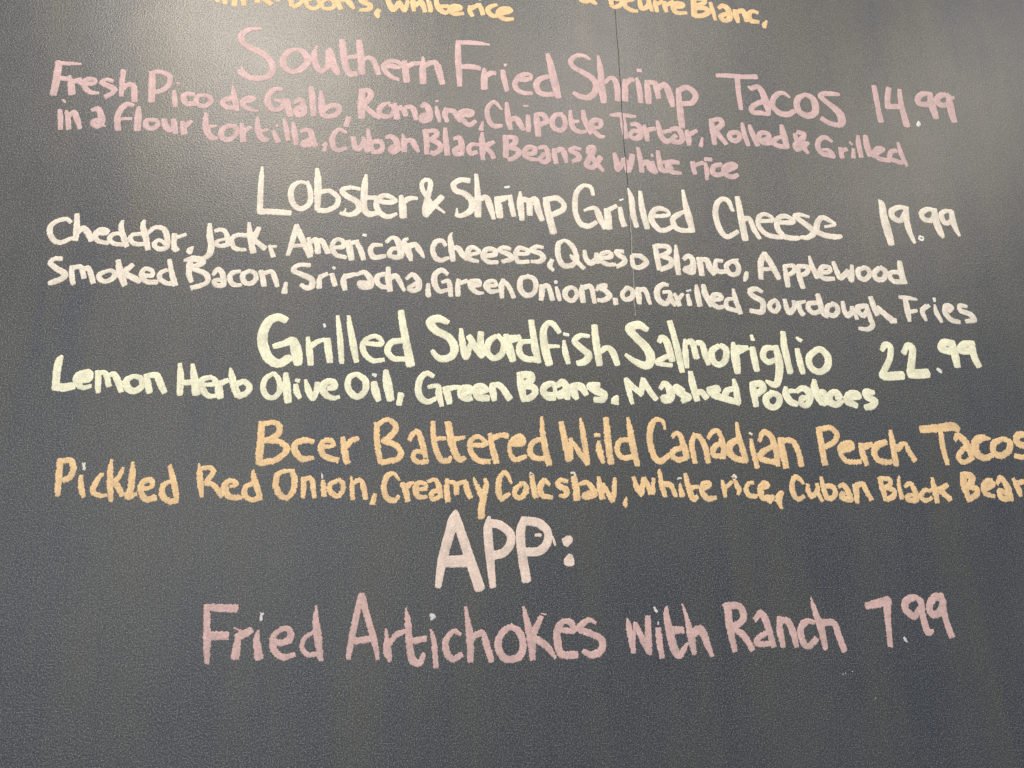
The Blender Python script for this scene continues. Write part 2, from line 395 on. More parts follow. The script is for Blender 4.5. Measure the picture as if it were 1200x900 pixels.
# Every stroke in tenths of a millimetre on the board: x z width triples; '/' parts strokes, newline parts letters.
LINES = [
('description', 'yellow', 'yellow lettering cut off by the top edge, ending in the words White rice', """
n -2794 5243 61 -2785 5175 73 -2777 5084 57/-2781 5175 61 -2734 5225 61 -2701 5159 69 -2676 5066 57
n -2570 5240 70 -2563 5149 69 -2559 5044 69/-2562 5184 61 -2496 5236 66 -2457 5159 69 -2437 5060 57
R -2302 5358 70 -2285 5244 74 -2267 5126 70/-2298 5359 66 -2191 5369 70 -2149 5303 70 -2256 5235 70 -2178 5173 74 -2090 5105 66
i -2029 5314 58 -2001 5166 54/-2043 5394 37 -2028 5384 37
b -1870 5376 54 -1852 5261 58 -1817 5102 62/-1846 5226 50 -1754 5251 54 -1691 5206 54 -1714 5139 58 -1791 5081 58
b -1650 5350 50 -1637 5234 54 -1624 5142 58/-1624 5200 50 -1528 5249 50 -1460 5204 50 -1465 5122 54 -1538 5076 58 -1611 5109 54
o -1340 5257 50 -1409 5208 50 -1425 5137 50 -1370 5091 54 -1277 5116 58 -1261 5194 59 -1320 5251 50 -1343 5256 50
n -1209 5320 55 -1214 5203 71 -1172 5113 67/-1187 5240 63 -1112 5271 72 -1053 5206 80 -1002 5129 46
s -826 5297 55 -913 5301 59 -882 5245 68 -785 5207 72 -792 5136 67 -906 5109 55
, -664 5131 63 -685 5075 76 -668 5014 46
W -548 5334 73 -517 5243 81 -466 5153 72 -392 5277 73/-392 5289 68 -352 5222 77 -312 5155 60 -276 5288 56 -276 5335 43
h -199 5390 60 -198 5271 73 -186 5166 51/-168 5250 64 -91 5317 73 -61 5260 77 -34 5168 60
i 17 5326 65 37 5245 73 44 5175 60/-3 5360 35 6 5354 35
t 114 5395 56 135 5278 82 174 5210 82 243 5169 69 302 5210 43/164 5269 60 282 5279 61
e 341 5225 60 450 5254 65 440 5293 61 351 5285 74 312 5211 82 381 5162 73 489 5179 56
r 588 5307 57 588 5223 69 618 5155 61/608 5273 74 698 5340 61
i 718 5354 52 747 5273 70 766 5192 65/718 5438 39 728 5439 39
c 958 5364 53 867 5320 70 837 5257 74 896 5179 74 955 5173 52
e 1016 5214 57 1117 5258 75 1167 5287 53 1118 5318 70 1017 5285 83 986 5199 79 1075 5135 70 1185 5145 53"""),
('description', 'yellow', 'yellow lettering & Beurre Blanc at the top right', """
& 2310 5769 59 2237 5787 64 2214 5723 68 2293 5644 82 2268 5543 72 2195 5537 63 2166 5571 59/2252 5640 68 2331 5561 82 2391 5510 50
B 2614 5773 64 2607 5648 69 2622 5539 73/2624 5774 60 2739 5760 69 2725 5696 69 2638 5651 69/2648 5627 69 2773 5614 78 2768 5540 73 2681 5483 73 2620 5502 68
e 2846 5608 60 2943 5642 64 2925 5690 55 2838 5645 69 2820 5520 73 2910 5449 73 2993 5442 50
u 3053 5702 51 3045 5590 69 3070 5488 73 3159 5550 69 3178 5676 60/3176 5651 65 3191 5553 74 3217 5469 55
r 3271 5635 60 3276 5561 74 3291 5468 60/3299 5588 60 3378 5645 60
r 3420 5636 60 3414 5561 79 3429 5476 55/3448 5589 65 3538 5647 74
e 3575 5563 60 3673 5584 70 3687 5628 61 3601 5628 79 3541 5548 83 3588 5465 74 3728 5477 51
B 3849 5763 80 3858 5613 93 3842 5438 79/3868 5739 70 4009 5740 75 4014 5677 75 3890 5616 70/3898 5579 70 4027 5579 84 4065 5520 84 3972 5449 79 3864 5435 79
l 4113 5686 52 4134 5563 66 4161 5397 51
a 4236 5610 61 4305 5654 75 4374 5585 94 4381 5436 89 4290 5390 70 4254 5462 80 4369 5534 56
n 4479 5581 71 4485 5494 94 4506 5384 56/4513 5559 71 4593 5592 80 4628 5507 85 4641 5421 75
c 4822 5574 57 4747 5593 66 4686 5537 76 4707 5427 85 4815 5411 66
, 4949 5440 33 4908 5369 71 4904 5327 52"""),
('heading', 'pink', 'pink heading reading Southern Fried Shrimp Tacos', """
S -2192 4698 36 -2273 4691 52 -2362 4659 72 -2432 4577 88 -2418 4484 84 -2344 4413 84 -2213 4350 88 -2099 4271 87 -2020 4163 87 -2002 4055 87 -2061 3964 82 -2184 3927 82 -2310 3945 82 -2395 4000 74 -2432 4040 35/-2401 4090 24 -2374 4027 43 -2312 3967 51
o -1707 4417 52 -1797 4384 72 -1865 4296 80 -1881 4196 84 -1825 4095 83 -1733 4065 75 -1636 4116 80 -1564 4220 88 -1576 4308 88 -1632 4381 81 -1707 4409 52
u -1456 4485 28 -1483 4360 77 -1471 4250 80 -1436 4153 84 -1383 4102 80 -1326 4139 72 -1297 4241 81 -1301 4419 81/-1284 4454 49 -1271 4354 101 -1237 4223 105 -1186 4117 92 -1157 4064 40
t -1132 4594 82 -1114 4478 90 -1098 4345 89 -1074 4214 93 -1025 4096 93 -936 4087 81/-1084 4320 69 -1001 4348 65 -899 4372 65
h -907 4604 82 -889 4452 94 -869 4296 98 -851 4109 89/-850 4309 61 -777 4359 61 -710 4320 74 -670 4222 77 -639 4114 65
e -586 4229 61 -473 4248 74 -370 4234 57 -352 4291 62 -419 4331 62 -513 4313 70 -576 4229 65 -527 4133 69 -450 4072 65 -375 4045 53
r -296 4329 70 -284 4207 90 -262 4031 90/-266 4253 82 -191 4304 74 -96 4322 62
n -50 4428 29 -49 4337 62 -53 4202 91 -45 4024 90/-38 4270 70 37 4333 75 123 4339 83 162 4218 91 211 4032 74/162 4308 62 191 4176 62
F 424 4706 72 421 4533 84 427 4351 88 440 4149 79 444 4015 66/421 4694 72 557 4705 72 714 4706 64 851 4694 30/459 4308 75 595 4319 84 711 4305 71
r 779 4299 46 778 4174 92 776 3995 91/807 4188 71 866 4237 76 920 4241 67
i 1032 4284 68 1049 4149 80 1085 3983 63/1063 4382 47 1074 4383 47
e 1235 4163 51 1333 4170 76 1412 4198 55 1404 4255 51 1315 4248 72 1235 4185 76 1194 4081 76 1231 3993 71 1328 3955 71 1422 3962 50
d 1661 4597 61 1693 4472 90 1721 4290 107 1755 4110 110 1788 3932 84/1650 4239 72 1550 4197 81 1488 4102 85 1524 3981 84 1622 3954 80 1740 3973 76
S 2254 4573 52 2165 4620 61 2063 4605 70 1983 4517 74 2016 4427 78 2133 4355 82 2250 4283 86 2326 4174 95 2309 4047 94 2215 3950 89 2096 3953 81 2014 4004 64
h 2378 4630 35 2392 4502 70 2404 4341 87 2405 4157 99 2416 3975 98 2422 3897 85/2458 4207 56 2533 4281 65 2592 4262 78 2625 4127 86 2625 3944 90
r 2735 4273 44 2737 4135 87 2726 3951 90/2751 4205 74 2827 4280 74 2867 4271 57
i 2917 4309 39 2934 4195 78 2945 4058 78 2947 3933 73/2939 4439 53 2981 4442 53
m 3051 4273 53 3061 4112 96 3058 3929 86/3091 4253 74 3172 4247 75 3187 4167 87 3207 4019 74/3218 4169 74 3305 4233 83 3351 4156 101 3381 4020 100 3402 3895 65
p 3505 4155 75 3500 3959 87 3505 3777 100 3509 3574 86/3505 4155 79 3634 4211 84 3731 4136 88 3745 4056 84 3674 3960 83 3549 3940 79
T 4093 4443 63 4262 4451 72 4474 4448 77 4678 4463 82/4395 4407 81 4388 4230 76 4392 4067 71 4397 3917 62
a 4553 4288 41 4590 4244 45/4592 4263 81 4681 4298 81 4737 4231 90 4767 4116 103 4794 3978 103 4800 3851 58/4762 4069 81 4639 4014 80 4557 3939 80 4571 3870 75 4686 3867 76 4779 3850 58
c 5144 4154 41 5067 4219 63 4979 4201 77 4893 4101 85 4879 3984 85 4963 3885 89 5088 3870 89 5180 3923 81
o 5389 4218 59 5284 4152 91 5243 4055 95 5266 3928 94 5386 3866 99 5502 3932 104 5521 4074 109 5481 4177 91 5389 4218 64
s 5904 4254 60 5784 4258 78 5674 4250 83 5624 4199 82 5719 4099 87 5815 4012 105 5887 3911 123 5892 3795 113 5831 3744 86 5695 3770 81 5596 3834 77"""),
('price', 'pink', 'pink price 14.99', """
1 6480 4427 80 6483 4235 84 6486 4045 83 6494 3857 92
4 6706 4407 85 6662 4248 89 6637 4091 79/6639 4103 88 6773 4112 88 6873 4107 84/6876 4395 66 6861 4237 80 6870 4023 93 6889 3812 106
. 7086 3883 28 7083 3843 60 7061 3818 46
9 7355 4368 62 7241 4360 85 7148 4281 94 7145 4197 89 7277 4182 89 7356 4247 71/7355 4368 81 7347 4199 123 7360 4079 113 7374 3973 94
9 7638 4364 72 7534 4357 95 7454 4290 100 7461 4206 95 7549 4188 90 7638 4243 71/7645 4340 95 7643 4146 114 7643 4026 108 7654 3932 94/7686 4319 62 7723 4333 48"""),
('description', 'pink', 'pink line from Fresh Pico de Gallo to Rolled & Grilled', """
F -4613 3985 82 -4611 3838 89 -4610 3671 89 -4619 3526 81/-4637 3972 67 -4503 3979 56 -4351 3984 30/-4575 3757 67 -4473 3754 67
r -4462 3797 37 -4431 3684 81 -4405 3551 88/-4418 3716 82 -4330 3754 60
e -4369 3730 63 -4264 3696 67 -4165 3714 56 -4163 3766 49 -4240 3771 63 -4283 3716 71 -4256 3634 67 -4182 3577 63 -4097 3573 37
s -3950 3761 56 -4020 3777 52 -4074 3731 60 -4010 3694 71 -3920 3648 75 -3922 3596 67 -3999 3528 67
h -3841 3927 53 -3834 3790 64 -3821 3561 56/-3814 3919 27 -3828 3812 53/-3817 3645 56 -3758 3722 64 -3686 3696 71 -3655 3490 75
P -3485 3912 76 -3467 3733 87 -3452 3504 86/-3503 3910 65 -3402 3939 65 -3274 3885 69 -3263 3769 65 -3323 3680 68 -3422 3631 64
i -3193 3668 49 -3175 3544 68 -3160 3451 56/-3170 3790 23 -3143 3782 27
c -2955 3632 65 -3042 3637 65 -3072 3582 72 -3030 3501 76 -2908 3499 76
o -2815 3627 53 -2884 3616 61 -2914 3562 65 -2890 3490 61 -2802 3475 65 -2729 3543 65 -2761 3614 65 -2833 3630 53
d -2480 3783 31 -2464 3677 69 -2432 3553 77 -2397 3439 46/-2480 3613 65 -2565 3575 77 -2588 3531 69 -2522 3473 72 -2417 3470 65
e -2353 3558 50 -2267 3585 65 -2216 3620 70 -2287 3626 66 -2344 3559 69 -2304 3488 65 -2222 3457 58 -2142 3446 27
G -1870 3784 59 -1959 3777 70 -2025 3687 78 -2032 3580 85 -1976 3489 81 -1887 3484 73 -1821 3563 66/-1940 3618 43 -1859 3603 70 -1788 3618 70 -1773 3513 85 -1739 3399 70
a -1697 3603 55 -1628 3650 59/-1601 3642 67 -1578 3547 82 -1573 3463 82 -1633 3416 81 -1681 3477 78 -1604 3545 66
l -1497 3832 71 -1478 3704 83 -1461 3555 82 -1446 3429 74
l -1367 3787 47 -1364 3712 71 -1357 3648 79
o -1358 3658 79 -1350 3584 90 -1341 3499 90 -1310 3427 70 -1202 3434 74 -1124 3514 79 -1155 3587 75 -1245 3580 67 -1315 3522 70
, -1002 3415 71 -1025 3297 66
R -844 3846 80 -840 3727 92 -844 3575 95 -830 3437 87/-834 3836 68 -761 3852 72 -722 3778 80 -765 3689 80 -809 3621 71 -752 3560 71 -676 3490 71 -610 3441 47
o -478 3687 32 -579 3626 68 -613 3548 68 -575 3475 67 -492 3470 64 -437 3516 60 -421 3615 68 -477 3643 52
m -408 3670 44 -392 3563 76 -377 3456 84/-347 3620 68 -290 3569 76 -267 3510 72/-264 3625 68 -189 3630 72 -151 3557 76 -136 3450 52
a -59 3650 52 -12 3686 69 35 3613 89 46 3484 88 -19 3436 80 -69 3455 68 -38 3521 72 37 3505 72
i 134 3663 36 154 3556 69 178 3438 44/128 3746 32 160 3748 24
n 270 3629 77 248 3540 77 281 3445 52/289 3619 69 365 3602 77 412 3529 77 450 3467 69
e 478 3555 61 592 3563 65 611 3619 57 497 3622 69 440 3553 73 497 3470 73 572 3409 65 648 3468 61
, 753 3475 24 727 3354 65
C 1003 3678 33 918 3782 58 851 3744 62 811 3643 66 829 3513 73 895 3419 73 1000 3426 61
h 1076 3782 46 1085 3639 78 1097 3508 82 1123 3390 65/1116 3531 74 1203 3548 82 1250 3474 90 1296 3390 66
i 1363 3602 54 1365 3482 74 1363 3368 66/1314 3754 29 1372 3758 21
p 1476 3632 66 1482 3511 87 1496 3316 82/1476 3632 62 1573 3638 71 1601 3585 75 1628 3532 70 1530 3481 74
o 1827 3655 67 1739 3638 67 1687 3535 75 1722 3428 74 1819 3412 75 1871 3514 71 1846 3623 67 1789 3664 54
t 1948 3719 46 1951 3563 71 1986 3444 75 2072 3395 67 2141 3410 54/1970 3554 54 2049 3559 54
l 2126 3730 55 2139 3598 76 2183 3468 79 2219 3393 63
e 2233 3482 54 2341 3489 55 2366 3579 67 2278 3596 76 2225 3526 75 2269 3418 71 2344 3346 63 2399 3349 46
T 2511 3689 47 2641 3702 72 2851 3689 43/2671 3699 77 2682 3544 89 2700 3357 80
a 2793 3562 59 2863 3566 76 2918 3492 85 2901 3380 84 2819 3342 72 2762 3383 63 2806 3463 63 2886 3457 63
r 2972 3551 47 2990 3452 76 3001 3331 63/3008 3487 72 3110 3515 64
t 3163 3630 51 3180 3508 77 3203 3399 81 3267 3325 81 3341 3363 51/3207 3466 55 3331 3496 64
a 3353 3519 64 3435 3536 77 3490 3461 86 3491 3350 77 3408 3322 76 3340 3351 72 3406 3422 68
r 3575 3511 56 3587 3411 86 3588 3300 64/3612 3457 73 3709 3519 56
, 3787 3412 30 3755 3288 64
R 3940 3703 70 3947 3557 87 3957 3333 69/3961 3705 61 4066 3723 74 4090 3645 83 3998 3549 82 4032 3472 78 4122 3343 69
o 4296 3533 70 4200 3505 78 4192 3425 78 4260 3392 74 4328 3445 74 4315 3523 70 4254 3531 61
l 4393 3676 48 4400 3540 74 4441 3340 65
l 4495 3648 57 4523 3525 79 4576 3348 70
e 4648 3431 57 4757 3471 74 4743 3538 75 4650 3544 75 4610 3462 74 4664 3387 70 4790 3394 74
d 4970 3678 66 4984 3530 101 5013 3340 74/4939 3505 53 4837 3442 79 4820 3385 74 4920 3345 79 5003 3339 66
& 5202 3590 71 5294 3561 67 5215 3442 101 5134 3381 75 5157 3314 79 5261 3388 101 5329 3426 53/5155 3552 66 5166 3473 75 5247 3365 88 5308 3267 48
G 5686 3471 53 5598 3534 67 5506 3483 76 5469 3367 80 5520 3268 75 5602 3250 75 5684 3232 66 5633 3320 66 5539 3332 44
r 5809 3364 71 5811 3228 75/5826 3331 76 5894 3358 67
i 6002 3364 54 5983 3238 67/5965 3476 36 5992 3443 36
l 6102 3576 54 6094 3438 81 6103 3256 71
l 6218 3583 77 6218 3445 99 6237 3286 85
e 6277 3266 54 6375 3340 76 6459 3391 63 6373 3397 76 6317 3314 85 6369 3237 76 6516 3211 67
d 6706 3509 45 6721 3337 77 6776 3146 49/6652 3379 68 6572 3351 77 6535 3258 72 6604 3216 76 6707 3188 76"""),
('description', 'pink', 'pink line from in a flour tortilla to white rice', """
i -4510 3298 51 -4491 3188 62 -4471 3038 58/-4500 3448 22 -4482 3433 29 -4466 3413 26
n -4438 3293 36 -4401 3173 65 -4378 3044 58/-4396 3224 55 -4345 3279 66 -4302 3200 73 -4248 3062 51
a -4134 3323 55 -4070 3348 66 -4026 3259 81 -4005 3159 80 -4048 3095 62 -4110 3132 62 -4092 3183 55 -4031 3167 73/-4010 3128 55 -3957 3101 22
f -3665 3427 48 -3742 3432 71 -3801 3356 74 -3829 3231 77 -3802 3070 73/-3770 3225 44 -3669 3231 44
l -3594 3401 45 -3585 3267 85 -3577 3084 85
o -3398 3228 52 -3481 3213 63 -3476 3131 66 -3402 3105 63 -3340 3160 59 -3363 3220 59 -3416 3237 52
u -3271 3237 67 -3245 3146 78 -3197 3098 70 -3149 3132 63 -3160 3244 67/-3140 3214 52 -3117 3062 63
r -3047 3220 64 -3015 3068 82/-3024 3160 75 -2945 3237 52
t -2775 3362 49 -2772 3238 75 -2745 3116 82 -2676 3018 82 -2625 3021 52/-2741 3178 56 -2639 3189 38
o -2484 3205 64 -2557 3148 75 -2568 3065 75 -2520 3007 71 -2435 3022 68 -2381 3118 64 -2413 3199 64 -2501 3203 64
r -2333 3245 38 -2313 3143 76 -2294 3000 75/-2287 3145 68 -2221 3200 46
t -2144 3351 38 -2131 3217 72 -2110 3114 76 -2052 3035 76 -1999 3028 53/-2095 3152 46 -2012 3174 42
i -1934 3162 46 -1903 3090 65 -1867 3016 68/-1932 3292 19 -1918 3297 19/-1899 3252 31 -1893 3232 27
l -1811 3342 38 -1778 3218 65 -1745 3044 57
l -1694 3297 39 -1672 3162 80 -1641 2988 57
a -1593 3178 42 -1532 3202 65 -1468 3175 73 -1435 3052 80 -1405 2981 69/-1471 3060 69 -1549 3014 69 -1538 2973 61 -1380 3004 42
, -1271 3041 27 -1299 2988 42/-1265 3021 31 -1286 2916 57
C -1030 3192 47 -1104 3240 54 -1173 3172 66 -1194 3046 73 -1136 2935 69 -1021 2963 54
u -928 3124 70 -905 3001 73 -859 2962 70 -799 3049 70 -801 3132 54/-791 3091 70 -746 2937 62
b -746 3262 39 -728 3116 66 -697 2971 78/-700 3075 62 -591 3092 70 -553 3021 66 -587 2946 70 -677 2931 66
a -511 3150 43 -448 3175 67 -382 3116 82 -361 2991 82 -424 2945 74 -452 2996 66 -380 3032 70 -333 2972 47
n -302 3226 20 -282 3122 67 -275 2975 74/-254 3123 67 -181 3128 75 -133 3046 75 -95 2969 43
B -7 3287 80 13 3139 75 15 2950 63/11 3278 68 123 3295 64 142 3232 72 68 3153 67/78 3154 71 171 3107 75 190 3023 71 116 2956 71 79 2964 67
l 253 3335 52 263 3155 76 283 2955 75
a 375 3193 56 440 3208 68 469 3124 84 478 2977 56/469 3082 76 385 3024 75 403 2962 71 478 2977 67
c 693 3117 52 609 3122 60 562 3056 68 590 2983 68 665 3009 56
k 742 3302 40 741 3141 84 748 2908 60/892 3171 56 816 3124 76 787 3079 60 852 3020 72 889 2937 64
B 1054 3267 77 1058 3117 81 1050 2967 72/1064 3257 61 1178 3253 73 1177 3177 73 1099 3109 73/1109 3109 73 1213 3072 73 1221 3009 72 1153 2941 68 1096 2923 68
e 1326 3026 57 1421 3031 69 1442 3107 69 1357 3124 69 1298 3045 69 1334 2962 64 1457 2937 56
a 1500 3121 53 1577 3137 65 1613 3064 73 1619 2946 73 1551 2911 69 1505 2951 65 1564 3029 61
n 1702 3112 57 1708 3026 77 1724 2910 61/1730 3092 69 1808 3118 74 1843 3034 78 1862 2928 49
s 2060 3133 45 1983 3150 58 1923 3103 61 2018 3055 74 2035 2991 78 1956 2944 57
& 2155 3074 45 2178 3161 66 2247 3176 62 2234 3100 74 2160 2966 82 2137 2890 73 2223 2873 73 2328 3019 82/2184 3075 62 2247 2971 78 2357 2827 49
w 2527 3095 54 2549 2967 78 2562 2849 70 2638 2971 70/2650 3015 70 2685 2931 83 2689 2834 62/2772 3077 79 2745 2956 79 2709 2846 74
h 2859 3202 46 2879 3050 71 2895 2846 70/2892 2942 70 2974 2990 79 3016 2885 83 3083 2845 70
i 3044 2994 58 3083 2845 70/3052 3108 38 3056 3082 38
t 3135 3163 55 3145 3022 71 3165 2893 83 3244 2875 71 3317 2923 54/3173 2991 50 3294 3019 59
e 3413 3004 59 3314 3009 80 3258 2941 79 3322 2858 71 3430 2846 50
r 3615 3015 72 3618 2939 71 3631 2853 59/3652 2985 63 3756 3023 55
i 3796 3014 51 3806 2906 72 3794 2775 46/3802 3081 59 3883 3081 59
c 4018 3005 72 3914 2977 72 3885 2888 80 3942 2848 76 4046 2875 63
e 4091 2921 72 4220 2994 81 4162 3024 72 4064 2964 81 4065 2865 80 4163 2827 72 4237 2864 59"""),
('heading', 'cream', 'cream heading reading Lobster & Shrimp Grilled Cheese', """
L -2036 2639 26 -2036 2469 63 -2032 2271 70 -2021 2016 73/-2026 2020 76 -1865 2024 80 -1667 2017 73
o -1456 2429 41 -1554 2454 45 -1638 2400 67 -1666 2289 70 -1632 2152 70 -1542 2082 70 -1449 2131 66 -1420 2241 67 -1445 2379 60 -1475 2458 45
b -1362 2646 49 -1346 2505 83 -1337 2325 89 -1334 2087 66/-1311 2326 63 -1189 2342 64 -1089 2258 63 -1102 2148 67 -1212 2073 67 -1316 2069 70
s -830 2391 49 -945 2405 60 -1041 2360 64 -976 2283 75 -850 2209 79 -820 2111 82 -913 2028 63 -1045 2042 44/-987 2108 15 -1002 2053 37
t -748 2597 34 -761 2455 80 -764 2273 86 -759 2134 82 -703 2047 78 -616 2061 67/-746 2274 64 -604 2281 57
e -585 2232 72 -442 2219 64 -372 2252 57 -481 2317 64 -569 2283 68 -610 2181 71 -554 2064 71 -455 2019 64 -359 2063 45
r -302 2316 53 -281 2196 95 -269 2037 94/-264 2237 64 -193 2291 65 -103 2296 46
& 87 2244 50 26 2071 68 -2 2129 65 23 2271 69 58 2415 65 66 2538 66 1 2566 54 -43 2492 58 -14 2391 61 59 2273 54 150 2187 50 250 2111 30/213 2331 73 114 2205 80 34 2091 76
S 560 2584 74 459 2589 70 367 2523 74 395 2432 77 514 2387 81 605 2279 89 587 2157 85 477 2081 65 414 2078 57/408 2179 19 408 2078 50
h 659 2673 51 671 2508 66 679 2303 89 678 2090 84/707 2325 70 790 2349 78 835 2229 85 879 2059 54
r 923 2356 62 945 2234 97 962 2093 89/956 2327 94 1049 2362 66
i 1096 2385 63 1112 2263 70 1141 2111 66/1037 2510 31 1089 2521 28
m 1234 2453 28 1230 2289 90 1248 2065 70/1272 2352 71 1346 2315 79 1351 2141 82/1366 2336 71 1431 2350 87 1465 2197 90 1508 2067 66
p 1573 2367 87 1587 2203 90 1652 1901 97/1592 2368 79 1724 2385 75 1806 2295 67 1775 2212 75 1622 2133 78
G 2203 2460 48 2179 2564 56 2085 2590 56 1985 2491 68 1955 2323 72 1961 2159 71 2022 2028 79 2125 2002 71 2222 2058 59/2078 2226 36 2156 2260 52 2232 2253 72 2282 2111 87 2332 1981 55
r 2384 2240 92 2387 2116 99 2390 1993 95/2413 2252 68 2503 2308 56
i 2559 2279 64 2570 2145 72 2598 2033 76/2562 2398 28 2605 2417 20
l 2683 2579 24 2722 2423 77 2728 2214 80 2765 2030 68
l 2846 2534 53 2853 2345 77 2879 2159 84 2908 2016 76
e 3026 2186 56 3193 2204 53 3216 2257 45 3103 2304 69 3001 2248 77 2977 2122 80 3061 2002 72 3147 1985 68 3238 2030 60
d 3443 2585 41 3455 2416 70 3487 2207 102 3527 1990 69/3423 2267 53 3310 2199 77 3266 2135 77 3297 2032 77 3391 1995 68 3528 2001 65
C 4112 2320 50 4065 2456 71 3978 2484 71 3895 2394 79 3867 2224 82 3905 2038 81 3993 1927 73 4150 2006 61
h 4202 2516 71 4214 2346 87 4230 2114 95 4248 1906 90/4259 2200 74 4340 2203 70 4384 2058 74 4450 1925 53
e 4508 2179 58 4661 2196 54 4647 2249 54 4560 2287 58 4473 2230 71 4459 2103 70 4547 1992 70 4673 1955 70 4773 1949 50
e 4759 2169 58 4922 2176 71 4967 2210 54 4852 2269 71 4745 2221 79 4720 2093 79 4796 1970 79 4914 1944 74 5005 1948 62
s 5189 2273 42 5080 2300 59 4995 2275 71 5087 2194 80 5198 2103 88 5229 2031 84 5139 1964 71 5047 1960 62
e 5407 2134 42 5556 2172 42 5463 2243 72 5384 2271 72 5314 2204 84 5263 2053 92/5273 2054 84 5389 2006 79 5531 1990 80 5624 2000 55"""),
('price', 'cream', 'cream price 19.99', """
1 6261 2583 17 6296 2508 95 6296 2312 112 6318 2119 120 6339 1928 98
9 6672 2471 57 6546 2481 74 6429 2416 87 6434 2318 86 6534 2279 78 6616 2392 65/6649 2459 78 6630 2284 91 6643 2111 82 6689 1952 51
. 6780 2048 26 6767 2009 30 6813 1994 30 6830 2033 26 6790 2049 26
9 7098 2458 57 6972 2470 75 6874 2404 83 6891 2317 78 6995 2300 74 7065 2391 61/7079 2468 75 7070 2303 109 7103 2131 100 7131 2050 43
9 7336 2458 53 7238 2453 66 7169 2395 79 7194 2276 79 7283 2291 70 7347 2403 53/7334 2447 75 7331 2315 92 7349 2185 79 7384 2088 48"""),
